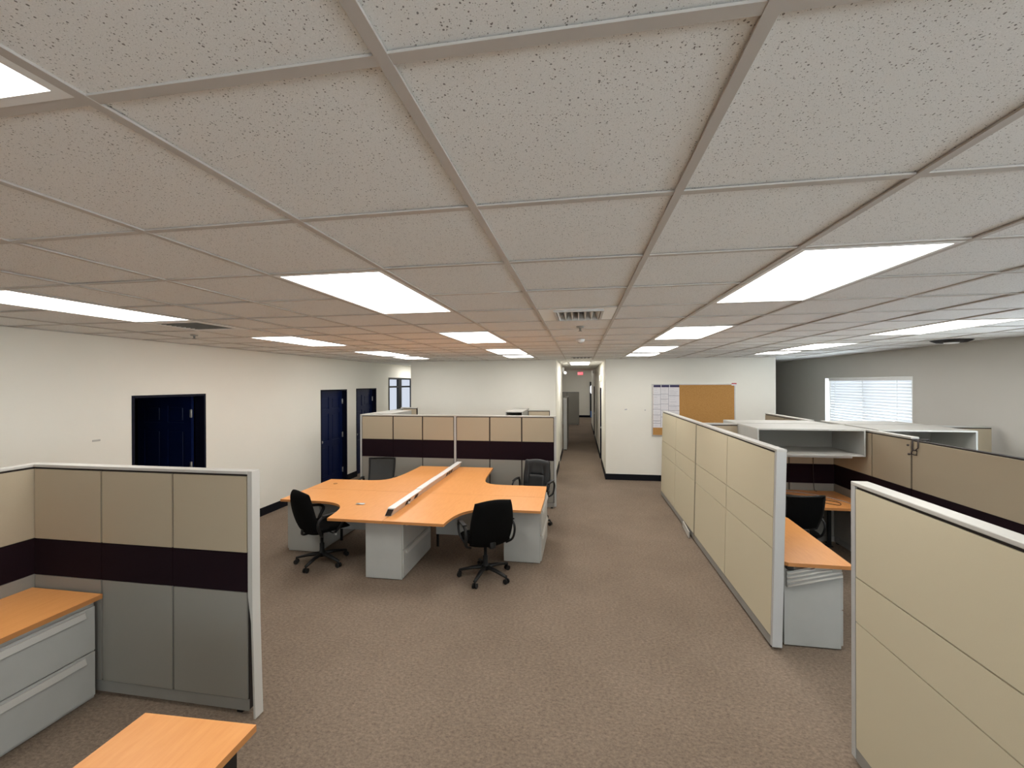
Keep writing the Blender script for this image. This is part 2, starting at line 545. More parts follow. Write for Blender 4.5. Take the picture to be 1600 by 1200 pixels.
for i in range(-8, 9):
    for j in range(-2, 16):
        if (i, j) in occupied:
            continue
        x0, x1, y0, y1 = colx(i), colx(i + 1), rowy(j), rowy(j + 1)
        if tile_me is None:
            o = new_obj('ceiling_tile', bm, 'tile', ceil)
            tile_me = o.data
        else:
            o = bpy.data.objects.new('ceiling_tile', tile_me)
            COL.objects.link(o)
            o.parent = ceil
        h = 0.0025 + 0.003 * random.random()
        o.location = ((x0 + x1) / 2, (y0 + y1) / 2, CEIL + h)
        o.scale = (x1 - x0 - 0.010, y1 - y0 - 0.010, 0.016)
        o.rotation_euler = (random.uniform(-1, 1) * 0.004, random.uniform(-1, 1) * 0.004, 0)
        nt_ += 1
# grid tees: main runners along the room, cross tees between them
tw = 0.0122
for i in range(-7, 9):
    x = colx(i)
    bm = bmesh.new()
    box(bm, x - tw, x + tw, ROWY[0], YB, CEIL - 0.004, CEIL + 0.002)
    box(bm, x - 0.002, x + 0.002, ROWY[0], YB, CEIL + 0.002, CEIL + 0.04)
    new_obj('main_runner', bm, 'tee', ceil)
light_mid = set()
for c, k in LIGHTS:
    a, b = LROWS[k]
    if b - a == 2:
        light_mid.add((c, a + 1))
for j in range(-1, 16):
    y = rowy(j)
    bm = bmesh.new()
    for i in range(-8, 9):
        if (i, j) in light_mid:
            continue
        a, b = colx(i) + (tw if i > -8 else 0), colx(i + 1) - (tw if i < 8 else 0)
        box(bm, a, b, y - tw, y + tw, CEIL - 0.003, CEIL + 0.002)
    new_obj('cross_tee', bm, 'tee', ceil)
bm = bmesh.new()
box(bm, XL, XL + 0.02, ROWY[0], YB, CEIL - 0.004, CEIL)
box(bm, XR - 0.02, XR, ROWY[0], YB, CEIL - 0.004, CEIL)
box(bm, -4.137, -0.57, YB - 0.02, YB, CEIL - 0.004, CEIL)
box(bm, 0.57, 4.156, YB - 0.02, YB, CEIL - 0.004, CEIL)
new_obj('wall_angle', bm, 'tee', ceil)
# plain ceilings: behind the camera, side passages, hallway, far room
bm = bmesh.new()
box(bm, XL, XR, YF, ROWY[0], CEIL, CEIL + 0.05)
struct('ceiling_rear', 'suspended tile ceiling continuing behind the camera', bm, 'tile')
bm = bmesh.new()
box(bm, XL, -4.137, YB, 16, CEIL, CEIL + 0.05)
struct('ceiling_passage_left', 'tile ceiling of the left passage', bm, 'tile')
bm = bmesh.new()
box(bm, 4.156, XR, YB, 16, CEIL, CEIL + 0.05)
struct('ceiling_passage_right', 'tile ceiling of the right passage', bm, 'tile')
bm = bmesh.new()
box(bm, -0.57, 0.57, YB, 13.5, CEIL, CEIL + 0.05)
box(bm, -4.06, 0.57, 13.5, 17.6, CEIL, CEIL + 0.05)
for k in range(1, 13):
    box(bm, -0.56, 0.56, YB + 0.61 * k - 0.012, YB + 0.61 * k + 0.012, CEIL - 0.004, CEIL)
for x in (-0.328, 0.282):
    box(bm, x - 0.012, x + 0.012, YB, 17.6, CEIL - 0.004, CEIL)
struct('ceiling_hallway', 'tile ceiling of the hallway', bm, 'tile')
bm = bmesh.new()
box(bm, -4.2, 3.2, 17.7, 27.6, 3.3, 3.36)
struct('ceiling_far', 'higher ceiling of the far room', bm, 'tile')

# ------------------------------------------------------------------ ceiling lights and vents
def troffer(x0, x1, y0, y1, label, z=CEIL, name='ceiling_light'):
    cx, cy = (x0 + x1) / 2, (y0 + y1) / 2
    t = thing(name, label, 'ceiling light', (cx, cy, z), 0, 'recessed fluorescent ceiling lights')
    fw = 0.022
    bm = bmesh.new()
    a, b, c, e = x0 + 0.013, x1 - 0.013, y0 + 0.013, y1 - 0.013
    for q in ((a, b, c, c + fw), (a, b, e - fw, e), (a, a + fw, c + fw, e - fw), (b - fw, b, c + fw, e - fw)):
        box(bm, *q, z - 0.004, z + 0.012)
    part('frame', bm, 'white', t)
    bm = bmesh.new()
    box(bm, a + fw, b - fw, c + fw, e - fw, z + 0.000, z + 0.006)
    part('diffuser', bm, 'diffuser', t)
    bm = bmesh.new()
    box(bm, a, b, c, e, z + 0.02, z + 0.09)
    part('housing', bm, 'white', t)
    return t
rows_txt = ['row overhead by the camera', 'second row from the camera', 'third row from the camera', 'fourth row from the camera', 'last row before the back wall']
cols_txt = {-6: 'nearest the left wall', -2: 'just left of the central vent line', 2: 'just right of the central vent line', 6: 'nearest the right wall'}
for c, k in LIGHTS:
        a, b = LROWS[k]
        troffer(colx(c), colx(c + 1), rowy(a), rowy(b), 'fluorescent ceiling panel %s, %s' % (cols_txt[c], rows_txt[k]))
troffer(-0.30, 0.28, 10.85, 12.45, 'fluorescent ceiling panel inside the hallway entrance', CEIL - 0.013)
troffer(-2.9, -2.3, 14.6, 15.8, 'unseen ceiling panel added to light the open area left of the deep hallway', CEIL - 0.013)  # out of view, added to light the open area
troffer(-0.3, 0.3, 24.2, 25.4, 'unseen ceiling panel added to light the far room before the end wall', 3.3 - 0.013)  # this and the next two hide behind the header, added to brighten the room
troffer(1.4, 2.0, 24.2, 25.4, 'unseen ceiling panel added to light the far room near the glazed door', 3.3 - 0.013)
troffer(-1.6, -1.0, 20.0, 21.2, 'unseen ceiling panel added to light the far room over the grey partitions', 3.3 - 0.013)
troffer(-4.95, -4.35, 11.6, 12.8, 'fluorescent ceiling panel in the left passage past the back wall', CEIL - 0.013)

def supply_vent(i, j):
    x0, x1, y0, y1 = colx(i) + 0.014, colx(i + 1) - 0.014, rowy(j) + 0.014, rowy(j + 1) - 0.014
    z = CEIL
    t = thing('ceiling_vent', 'square louvred supply vent with white side plates in the central ceiling strip', 'vent', ((x0 + x1) / 2, (y0 + y1) / 2, z))
    a, b, c, e = -0.20, 0.175, y0 + 0.06, y1 - 0.05
    bm = bmesh.new()
    box(bm, x0, a, y0, y1, z - 0.002, z + 0.012)
    box(bm, b, x1, y0, y1, z - 0.002, z + 0.012)
    box(bm, a, b, y0, c, z - 0.002, z + 0.012)
    box(bm, a, b, e, y1, z - 0.002, z + 0.012)
    part('face_plate', bm, 'bright_white', t)
    bm = bmesh.new()
    box(bm, a, b, c, e, z + 0.06, z + 0.08)
    part('duct_backing', bm, 'core', t)
    bm = bmesh.new()
    for q in ((a, b, c, c + 0.018), (a, b, e - 0.018, e), (a, a + 0.018, c + 0.018, e - 0.018), (b - 0.018, b, c + 0.018, e - 0.018)):
        box(bm, *q, z - 0.016, z + 0.05)
    part('core_frame', bm, 'alu', t)
    n = 7
    for k in range(n):
        x = a + 0.045 + (b - a - 0.09) * k / (n - 1)
        tilt = (k - (n - 1) / 2) * 0.006
        bm = bmesh.new()
        vs = box(bm, x - 0.004, x + 0.004, c + 0.018, e - 0.018, z - 0.010, z + 0.045)
        for v in vs:
            if v.co.z < z:
                v.co.x += tilt
        part('louvre', bm, 'white', t)
def return_vent(x0, x1, y0, y1, label, mat='core'):
    z = CEIL
    t = thing('ceiling_vent', label, 'vent', ((x0 + x1) / 2, (y0 + y1) / 2, z))
    a, b, c, e = x0 + 0.014, x1 - 0.014, y0 + 0.014, y1 - 0.014
    f = 0.075
    bm = bmesh.new()
    for q in ((a, b, c, c + f), (a, b, e - f, e), (a, a + f, c + f, e - f), (b - f, b, c + f, e - f)):
        box(bm, *q, z - 0.006, z + 0.01)
    part('face_plate', bm, 'white', t)
    bm = bmesh.new()
    box(bm, a + f, b - f, c + f, e - f, z + 0.03, z + 0.05)
    part('duct_backing', bm, mat, t)
    n = 9
    for k in range(n):
        y = c + f + (e - c - 2 * f) * (k + 0.5) / n
        bm = bmesh.new()
        vs = box(bm, a + f, b - f, y - 0.003, y + 0.003, z - 0.004, z + 0.028)
        for v in vs:
            if v.co.z < z:
                v.co.y -= 0.012
        part('louvre', bm, 'base', t)
supply_vent(0, 4)
return_vent(colx(-6), colx(-5), rowy(4), rowy(5), 'square return grille with a white rim beyond the left ceiling light')
t = thing('ceiling_vent', 'small dark slotted vent in front of the hallway opening', 'vent', (0.03, 9.05, CEIL))
pbox('face_plate', 'steel', t, -0.19, 0.25, 8.93, 9.17, CEIL - 0.012, CEIL - 0.005)
for k in range(5):
    pbox('slot', 'core', t, -0.15 + 0.075 * k, -0.10 + 0.075 * k, 8.95, 9.15, CEIL - 0.016, CEIL - 0.012)
t = thing('ceiling_vent', 'round ceiling diffuser close to the right wall', 'vent', (4.86, 6.42, CEIL))
bm = bmesh.new()
bmesh.ops.create_cone(bm, cap_ends=True, segments=28, radius1=0.15, radius2=0.21, depth=0.03)
part('cone', bm, 'core', t, False).location = (0, 0, -0.019)
bm = bmesh.new()
bmesh.ops.create_cone(bm, cap_ends=True, segments=24, radius1=0.06, radius2=0.08, depth=0.015)
part('centre_disc', bm, 'white', t, False).location = (0, 0, -0.0415)

def sprinkler(x, y, label):
    t = thing('fire_sprinkler', label, 'sprinkler', (x, y, CEIL))
    bm = bmesh.new()
    bmesh.ops.create_cone(bm, cap_ends=True, segments=16, radius1=0.032, radius2=0.038, depth=0.012)
    part('escutcheon', bm, 'steel', t, False).location = (0, 0, -0.009)
    bm = bmesh.new()
    bmesh.ops.create_cone(bm, cap_ends=True, segments=10, radius1=0.008, radius2=0.012, depth=0.028)
    part('head', bm, 'base', t, False).location = (0, 0, -0.029)
    bm = bmesh.new()
    bmesh.ops.create_cone(bm, cap_ends=True, segments=14, radius1=0.018, radius2=0.018, depth=0.004)
    part('deflector', bm, 'base', t, False).location = (0, 0, -0.045)
sprinkler(0.0, 4.13, 'small dark sprinkler head behind the louvred supply vent')
sprinkler(-4.22, 4.01, 'small dark sprinkler head near the left wall')
t = thing('smoke_detector', 'round white smoke detector on the central ceiling strip', 'detector', (0.0, 5.33, CEIL))
bm = bmesh.new()
bmesh.ops.create_cone(bm, cap_ends=True, segments=20, radius1=0.045, radius2=0.06, depth=0.035)
part('housing', bm, 'white', t, False).location = (0, 0, -0.021)
bm = bmesh.new()
bmesh.ops.create_cone(bm, cap_ends=True, segments=16, radius1=0.02, radius2=0.03, depth=0.012)
part('sensor', bm, 'cap', t, False).location = (0, 0, -0.0445)

# ------------------------------------------------------------------ doors and windows
def door_frame(parent, y0, y1, z1, xf=XL):
    bm = bmesh.new()
    jt = 0.03
    box(bm, xf - T - 0.002, xf + 0.006, y0, y0 + jt, 0, z1)
    box(bm, xf - T - 0.002, xf + 0.006, y1 - jt, y1, 0, z1)
    box(bm, xf - T - 0.002, xf + 0.006, y0 + jt, y1 - jt, z1 - jt, z1)
    new_obj('door_frame', bm, 'navy_frame', parent)
def door_leaf(name, label, w, h, loc, rz):
    """six panel leaf; hinge edge at local x = 0, leaf along +x, thickness along y, visible face at -y"""
    t = bpy.data.objects.new(name, None)
    COL.objects.link(t)
    t.location = loc
    t.rotation_euler = (0, 0, rz)
    t['kind'] = 'structure'
    t['label'] = label
    t['category'] = 'door'
    bm = bmesh.new()
    th = 0.02
    st, rl = 0.115, 0.12
    pw = (w - 3 * st) / 2
    zs = [0.0, 0.22, 0.86, 0.98, 1.56, 1.66, h - 0.13, h]
    # stiles and rails proud of the recessed panels
    for x in (0, st + pw, 2 * (st + pw)):
        box(bm, x, x + st, -th, th, 0, h)
    for a, b in ((zs[0], zs[1]), (zs[2], zs[3]), (zs[4], zs[5]), (zs[6], zs[7])):
        for x in (st, 2 * st + pw):
            box(bm, x, x + pw, -th, th, a, b)
    new_obj('leaf', bm, 'navy', t)
    for a, b in ((zs[1], zs[2]), (zs[3], zs[4]), (zs[5], zs[6])):
        for x in (st, 2 * st + pw):
            bm = bmesh.new()
            box(bm, x, x + pw, -0.008, 0.008, a, b)
            m = 0.03
            box(bm, x + m, x + pw - m, -0.016, 0.016, a + m, b - m, 0.006)
            new_obj('panel', bm, 'navy', t)
    for z in (0.25, 1.05, h - 0.24):
        bm = bmesh.new()
        box(bm, -0.020, 0.020, -th - 0.010, -th + 0.001, z - 0.055, z + 0.055, 0.003)
        tube(bm, [(-0.010, -th - 0.012, z - 0.058), (-0.010, -th - 0.012, z + 0.058)], 0.009, 8)
        new_obj('hinge', bm, 'steel', t)
    bm = bmesh.new()
    bmesh.ops.create_uvsphere(bm, u_segments=14, v_segments=8, radius=0.03)
    bmesh.ops.translate(bm, verts=bm.verts, vec=(w - 0.07, -th - 0.05, 0.98))
    tube(bm, [(w - 0.07, -th, 0.98), (w - 0.07, -th - 0.04, 0.98)], 0.012, 8)
    new_obj('door_knob', bm, 'steel', t)
    return t
for y0, y1, z1 in ((*D1, 2.08), (*D2, 2.09), (*D3, 2.10)):
    door_frame(wl, y0, y1, z1)
# open leaf, swung into the dark room and hinged on the far jamb
door_leaf('door_1', 'navy six-panel door swung open into the dark room, nearest the camera', 0.90, 2.03, (XL - T - 0.02, D1[1] - 0.055, 0.01), PI)
bpy.data.objects['door_1'].scale = (1, -1, 1)
# closed leaves, recessed at the back of the wall; face towards +x
door_leaf('door_2', 'closed navy six-panel door beside the middle partition', 0.92, 2.048, (XL - T + 0.022, D2[1] - 0.034, 0.01), -PI / 2)
bpy.data.objects['door_2'].scale = (1, -1, 1)
door_leaf('door_3', 'closed navy six-panel door farthest along the left wall', 0.935, 2.058, (XL - T + 0.022, D3[1] - 0.034, 0.01), -PI / 2)
bpy.data.objects['door_3'].scale = (1, -1, 1)

# interior office window in the left wall
wy0, wy1, wz0, wz1 = WIN1
win = bpy.data.objects.new('window_1', None)
COL.objects.link(win)
win.location = (XL, (wy0 + wy1) / 2, wz0)
win['kind'] = 'structure'; win['label'] = 'dark-framed interior window with bright frosted panes on the left wall'; win['category'] = 'window'
ROOT['window_1'] = Vector(win.location)
fx0, fx1 = XL - 0.09, XL + 0.012
ym = 11.72
bm = bmesh.new()
fw = 0.05
box(bm, fx0, fx1, wy0, wy0 + fw, wz0, wz1)
box(bm, fx0, fx1, wy1 - fw, wy1, wz0, wz1)
box(bm, fx0, fx1, wy0 + fw, wy1 - fw, wz1 - fw, wz1)
box(bm, fx0, fx1, wy0 + fw, wy1 - fw, wz0, wz0 + fw)
part('window_frame', bm, 'dark_frame', win)
pbox('mullion', 'dark_frame', win, fx0, fx1, ym - 0.11, ym + 0.11, wz0 + fw, wz1 - fw)
for a, b in ((wy0 + fw, ym - 0.11), (ym + 0.11, wy1 - fw)):
    pbox('transom', 'dark_frame', win, fx0, fx1, a, b, 2.10, 2.15)
    pbox('pane', 'lit_pane', win, XL - 0.06, XL - 0.05, a, b, wz0 + fw, 2.10)
    pbox('pane', 'lit_pane', win, XL - 0.06, XL - 0.05, a, b, 2.15, wz1 - fw)

# exterior windows on the right wall: the one in view has its blinds closed, the two bare ones are assumed, out of view, added for daylight
def outside_window(name, label, dims, blinds):
    wy0, wy1, wz0, wz1 = dims
    win = bpy.data.objects.new(name, None)
    COL.objects.link(win)
    win.location = (XR, (wy0 + wy1) / 2, wz0)
    win['kind'] = 'structure'; win['label'] = label; win['category'] = 'window'
    ROOT[name] = Vector(win.location)
    bm = bmesh.new()
    fw = 0.05
    ym = (wy0 + wy1) / 2
    gx0, gx1 = XR + 0.09, XR + 0.14
    box(bm, gx0, gx1, wy0, wy0 + fw, wz0, wz1)
    box(bm, gx0, gx1, wy1 - fw, wy1, wz0, wz1)
    box(bm, gx0, gx1, wy0 + fw, wy1 - fw, wz1 - fw, wz1)
    box(bm, gx0, gx1, wy0 + fw, wy1 - fw, wz0, wz0 + fw)
    box(bm, gx0, gx1, ym - 0.03, ym + 0.03, wz0 + fw, wz1 - fw)
    part('window_frame', bm, 'white', win)
    pbox('pane', 'glass', win, XR + 0.11, XR + 0.116, wy0 + fw, ym - 0.03, wz0 + fw, wz1 - fw)
    pbox('pane', 'glass', win, XR + 0.11, XR + 0.116, ym + 0.03, wy1 - fw, wz0 + fw, wz1 - fw)
    pbox('window_sill', 'white', win, XR - 0.03, XR + 0.09, wy0 - 0.02, wy1 + 0.02, wz0 - 0.03, wz0 + 0.004)
    bm = bmesh.new()      # white returns of the recess
    box(bm, XR - 0.004, XR + 0.09, wy1 - 0.006, wy1 + 0.01, wz0, wz1)
    box(bm, XR - 0.004, XR + 0.09, wy0 - 0.01, wy0 + 0.006, wz0, wz1)
    part('jamb_lining', bm, 'white', win)
    if not blinds:
        return
    pbox('head_rail', 'white', win, XR + 0.005, XR + 0.065, wy0 + 0.012, wy1 - 0.13, wz1 - 0.06, wz1 - 0.004)
    bm = bmesh.new()
    ln = wy1 - wy0
    prof = [(-0.034, 0.0), (-0.017, 0.005), (0.0, 0.007), (0.017, 0.005), (0.034, 0.0)]      # crowned slat
    ends = []
    for y in (-ln / 2 + 0.015, ln / 2 - 0.13):
        ends.append(([bm.verts.new((x, y, z)) for x, z in prof], [bm.verts.new((x, y, z - 0.002)) for x, z in prof]))
    (t0, b0), (t1, b1) = ends
    for k in range(4):
        bm.faces.new((t0[k], t0[k + 1], t1[k + 1], t1[k]))
        bm.faces.new((b0[k + 1], b0[k], b1[k], b1[k + 1]))
    for a, b in ((t0, b0), (t1, b1)):
        bm.faces.new(a + list(reversed(b)))
    bm.faces.new((t0[0], t1[0], b1[0], b0[0]))
    bm.faces.new((t0[4], b0[4], b1[4], t1[4]))
    slat = None
    pitch = 0.055
    for k in range(int((wz1 - wz0 - 0.10) / pitch)):
        if slat is None:
            slat = part('slat', bm, 'blind', win, False)
            o = slat
        else:
            o = bpy.data.objects.new('slat', slat.data)
            COL.objects.link(o)
            o.parent = win
        o.location = (0.035, 0, wz1 - wz0 - 0.085 - pitch * k)
        o.rotation_euler = (0, math.radians(56), 0)
    for f in (0.14, 0.5, 0.86):
        y = wy0 + ln * f
        bm = bmesh.new()
        tube(bm, [(XR + 0.006, y, wz1 - 0.05), (XR + 0.006, y, wz0 + 0.03)], 0.003, 6)
        part('ladder_cord', bm, 'white', win)
outside_window('window_2', 'daylit window with closed white venetian blinds on the right wall', WINR, True)
outside_window('window_3', 'bare unseen window added for daylight on the right wall, beyond the right edge of the picture', WINR2, False)
outside_window('window_4', 'bare unseen window added for daylight on the right wall, beside and behind the camera', WINR3, False)
for k, (a, b) in enumerate(REARW):  # assumed windows out of view, added to brighten the ceiling with daylight
    win = bpy.data.objects.new('window_%d' % (5 + k), None)
    COL.objects.link(win)
    win.location = ((a + b) / 2, YF, 0.7)
    win['kind'] = 'structure'; win['label'] = ('left', 'right')[k] + ' of the two bare windows assumed behind the camera, added for daylight'; win['category'] = 'window'
    ROOT[win.name] = Vector(win.location)
    bm = bmesh.new()
    y0, y1 = YF - 0.10, YF - 0.05
    box(bm, a, a + 0.05, y0, y1, 0.7, 2.5)
    box(bm, b - 0.05, b, y0, y1, 0.7, 2.5)
    box(bm, a + 0.05, b - 0.05, y0, y1, 2.45, 2.5)
    box(bm, a + 0.05, b - 0.05, y0, y1, 0.7, 0.75)
    part('window_frame', bm, 'white', win)
    pbox('pane', 'glass', win, a + 0.05, b - 0.05, YF - 0.078, YF - 0.072, 0.75, 2.45)

# hallway doors on its right side and glazed door at its end
for k, (a, b, lab) in enumerate(((11.75, 12.55, 'dark door set in the near right side of the hallway'), (17.3, 18.3, 'dark door farther down the right side of the hallway'))):
    t = bpy.data.objects.new('door_%d' % (4 + k), None)
    COL.objects.link(t)
    t.location = (0.57, (a + b) / 2, 0)
    t['kind'] = 'structure'; t['label'] = lab; t['category'] = 'door'
    ROOT[t.name] = Vector(t.location)
    bm = bmesh.new()
    box(bm, 0.565, 0.71, a, a + 0.03, 0, 2.08)
    box(bm, 0.565, 0.71, b - 0.03, b, 0, 2.08)
    box(bm, 0.565, 0.71, a + 0.03, b - 0.03, 2.05, 2.08)
    part('door_frame', bm, 'navy_frame', t)
    pbox('leaf', 'navy_frame', t, 0.60, 0.64, a + 0.03, b - 0.03, 0.01, 2.05)
    bm = bmesh.new()
    bmesh.ops.create_uvsphere(bm, u_segments=10, v_segments=6, radius=0.03)
    bmesh.ops.translate(bm, verts=bm.verts, vec=(0.572, a + 0.1, 0.98))
    part('door_knob', bm, 'steel', t)
t = bpy.data.objects.new('door_6', None)
COL.objects.link(t)
t.location = (0.72, 27.4, 0)
t['kind'] = 'structure'; t['label'] = 'dark-framed glazed exit door glowing with daylight at the end of the hallway'; t['category'] = 'door'
ROOT[t.name] = Vector(t.location)
pbox('leaf', 'dark_frame', t, 0.60, 1.20, 27.42, 27.47, 0.0, 2.3)
bm = bmesh.new()
pts = []
for k in range(20):
    a = 2 * PI * k / 20
    pts.append((0.76 + 0.14 * math.copysign(abs(math.cos(a)) ** 0.6, math.cos(a)), 1.80 + 0.27 * math.copysign(abs(math.sin(a)) ** 0.6, math.sin(a))))
lo = [bm.verts.new((x, 27.415, z)) for x, z in pts]
hi = [bm.verts.new((x, 27.405, z)) for x, z in pts]
bm.faces.new(lo); bm.faces.new(hi)
for k in range(20):
    bm.faces.new((lo[k], lo[(k + 1) % 20], hi[(k + 1) % 20], hi[k]))
part('glass_pane', bm, 'door_glow', t)
pbox('lower_notice', 'poster_blue', t, 0.64, 0.82, 27.405, 27.415, 0.02, 0.42)

# ------------------------------------------------------------------ corkboard with printed chart
t = thing('corkboard', 'wide cork noticeboard in a pale frame on the back wall', 'noticeboard', (2.46, YB, 1.016))
bx0, bx1, bz0, bz1 = 1.583, 3.338, 1.016, 2.185
pbox('cork_panel', 'cork', t, bx0 + 0.02, bx1 - 0.02, YB - 0.015, YB - 0.001, bz0 + 0.02, bz1 - 0.02)
bm = bmesh.new()
for q in ((bx0, bx1, bz0, bz0 + 0.022), (bx0, bx1, bz1 - 0.022, bz1), (bx0, bx0 + 0.022, bz0 + 0.022, bz1 - 0.022), (bx1 - 0.022, bx1, bz0 + 0.022, bz1 - 0.022)):
    box(bm, q[0], q[1], YB - 0.022, YB - 0.001, q[2], q[3])
part('frame', bm, 'alu', t)
t = thing('wall_chart', 'tall white printed chart with a dark header pinned on the corkboard', 'poster', (1.89, YB - 0.016, 1.205))
px0, px1, pz0, pz1 = 1.612, 2.175, 1.205, 2.163
yf = YB - 0.0165
pbox('paper', 'paper', t, px0, px1, yf - 0.002, yf, pz0, pz1)
for a, b in ((0.02, 0.30), (0.32, 0.62), (0.64, 1.0)):
    pbox('header', 'ink', t, px0 + (px1 - px0) * a, px0 + (px1 - px0) * b, yf - 0.003, yf - 0.002, pz1 - 0.052, pz1)
bm = bmesh.new()
def hline(u0, u1, v):
    z = pz1 - (pz1 - pz0) * v
    box(bm, px0 + (px1 - px0) * u0, px0 + (px1 - px0) * u1, yf - 0.0028, yf - 0.002, z - 0.006, z + 0.006)
def vline(u, v0, v1):
    x = px0 + (px1 - px0) * u
    box(bm, x - 0.006, x + 0.006, yf - 0.0028, yf - 0.002, pz1 - (pz1 - pz0) * v1, pz1 - (pz1 - pz0) * v0)
for v in (0.225, 0.455, 0.57, 0.70, 0.84, 0.90):
    hline(0, 0.29, v)
for v in (0.215, 0.33, 0.445, 0.59, 0.75):
    hline(0.29, 0.59, v)
for v in (0.25, 0.49, 0.595, 0.71, 0.86):
    hline(0.59, 1, v)
vline(0.29, 0, 0.98); vline(0.59, 0, 0.98)
part('grid_lines', bm, 'greyink', t)['kind'] = 'stuff'
bm = bmesh.new()
rs = random.Random(3)
for c0, c1 in ((0.04, 0.25), (0.33, 0.55), (0.63, 0.95)):
    v = 0.08
    while v < 0.96:
        z = pz1 - (pz1 - pz0) * v
        x0 = px0 + (px1 - px0) * c0
        x1 = px0 + (px1 - px0) * (c0 + (c1 - c0) * rs.uniform(0.5, 1))
        box(bm, x0, x1, yf - 0.0025, yf - 0.002, z - 0.002, z + 0.002)
        v += rs.choice((0.022, 0.03, 0.05))
part('text_lines', bm, 'greyink', t)['kind'] = 'stuff'
t = thing('board_tag', 'small red and white tag on the top right corner of the corkboard', 'tag', (3.31, YB - 0.024, 2.14))
pbox('red_half', 'redtag', t, 3.26, 3.36, YB - 0.030, YB - 0.0225, 2.175, 2.20)
pbox('white_half', 'paper', t, 3.26, 3.36, YB - 0.030, YB - 0.0225, 2.145, 2.175)

# ------------------------------------------------------------------ cubicle partitions
def partition(label, axis, face, s0, s1, th, h, seams, inner=-1, styles=('inner', 'inner'), posts=(0, 0), cap=True, lean=0.0, capm='cap', post_mids=(), joint='post', z_base=0.10, name='cubicle_partition', group='cubicle partitions'):
    """axis 'x': runs along x, face = y of the near face, body extends to face + th.
       axis 'y': runs along y, face = x of the first face, body extends to face + th.
       styles: face tiles on (face side, opposite side)."""
    if axis == 'x':
        mp = lambda a0, a1, t0, t1: (a0, a1, face + t0, face + t1)
        loc = ((s0 + s1) / 2, face + th / 2, 0)
    else:
        mp = lambda a0, a1, t0, t1: (face + t0, face + t1, a0, a1)
        loc = (face + th / 2, (s0 + s1) / 2, 0)
    t = thing(name, label, 'partition', loc, 0, group, rot=(0, lean, 0))
    ct = 0.022 if cap else 0.006
    pw = 0.035
    e0 = s0 + (pw if posts[0] else 0)
    e1 = s1 - (pw if posts[1] else 0)
    pbox('core_frame', 'core', t, *mp(e0, e1, 0.012, th - 0.012), 0.03, h - ct)
    if cap:
        pbox('top_cap', capm, t, *mp(s0, s1, -0.002, th + 0.002), h - ct, h, 0.003)
    if posts[0]:
        pbox('end_post', 'post', t, *mp(s0, s0 + pw, 0, th), 0.035, h - ct)
    if posts[1]:
        pbox('end_post', 'post', t, *mp(s1 - pw, s1, 0, th), 0.035, h - ct)
    for side in (0, 1):
        a, b = (0.0, 0.0118) if side == 0 else (th - 0.0118, th)
        st = styles[side]
        pbox('base_raceway', 'base', t, *mp(e0, e1, a + (0.004 if side == 0 else 0), b - (0 if side == 0 else 0.004)), 0.025, z_base)
        edges = [e0] + [s for s in seams if e0 < s < e1] + [e1]
        for m0, m1 in zip(edges, edges[1:]):
            for s in post_mids:
                if abs(m0 - s) < 0.01: m0 += 0.022
                if abs(m1 - s) < 0.01: m1 -= 0.022
            g = 0.008
            gi = 0.0018
            if st == 'inner':
                rows = [(z_base + 0.006, 0.818, 'greyfab', g), (0.822, 1.078, 'plum', gi), (1.086, h - ct - 0.014, 'tan', g)]
            elif st == 'mid':
                rows = [(z_base + 0.006, 0.838, 'greyfab', 0.010), (0.842, 1.165, 'plum', gi), (1.173, h - ct - 0.014, 'tan', 0.012)]
            elif st == 'grey':
                rows = [(z_base + 0.006, h - ct - 0.014, 'greyfab', g)]
            else:
                rows = [(z_base + 0.006, 0.827, 'beige', 0.006), (0.834, 1.084, 'beige', 0.006), (1.092, h - ct - 0.016, 'beige', 0.007)]
            for z0, z1, mt, gg in rows:
                pbox('panel_tile', mt, t, *mp(m0 + gg, m1 - gg, a, b), z0, z1)
    for s in post_mids:
        pbox('joint_post', joint, t, *mp(s - 0.02, s + 0.02, 0.001, th - 0.001), 0.03, h - ct)
    for s in (s0 + 0.08, s1 - 0.08):
        pbox('glide', 'black_plastic', t, *mp(s - 0.02, s + 0.02, 0.015, th - 0.015), 0.0, 0.03)
    return t
# left cubicle
pl = partition('left cubicle partition facing the camera with the bent end cap', 'x', 2.47, -3.97, -2.195, 0.065, 1.63, [-3.372, -2.78], posts=(0, 0))
bm = bmesh.new()      # loose end cap, bent outwards towards the floor
prof = [(-2.195, 0.045), (-2.195, 0.045)]
zs = [(1.63, 0.0, 0.0), (1.2, 0.0, 0.0), (0.80, 0.0, 0.0), (0.62, 0.006, -0.004), (0.40, 0.022, -0.016), (0.20, 0.040, -0.030), (0.02, 0.056, -0.042)]
rings = []
for z, dx, dy in zs:
    x0, x1 = -2.193 + dx, -2.160 + dx
    if z < 0.7:
        x0 += 0.020
    y0, y1 = 2.468 + dy, 2.537 + dy
    rings.append([bm.verts.new(c) for c in ((x0, y0, z), (x1, y0, z), (x1, y1, z), (x0, y1, z))])
for A, B in zip(rings, rings[1:]):
    for k in range(4):
        bm.faces.new((A[k], A[(k + 1) % 4], B[(k + 1) % 4], B[k]))
bm.faces.new(rings[0]); bm.faces.new(rings[-1])
part('end_cap', bm, 'cap', pl, True, 'loose pale end cap bent outwards at the bottom')
partition('left cubicle side partition running out of frame at the left edge', 'y', -4.037, 0.4, 2.535, 0.065, 1.63, [1.87, 1.27, 0.67])
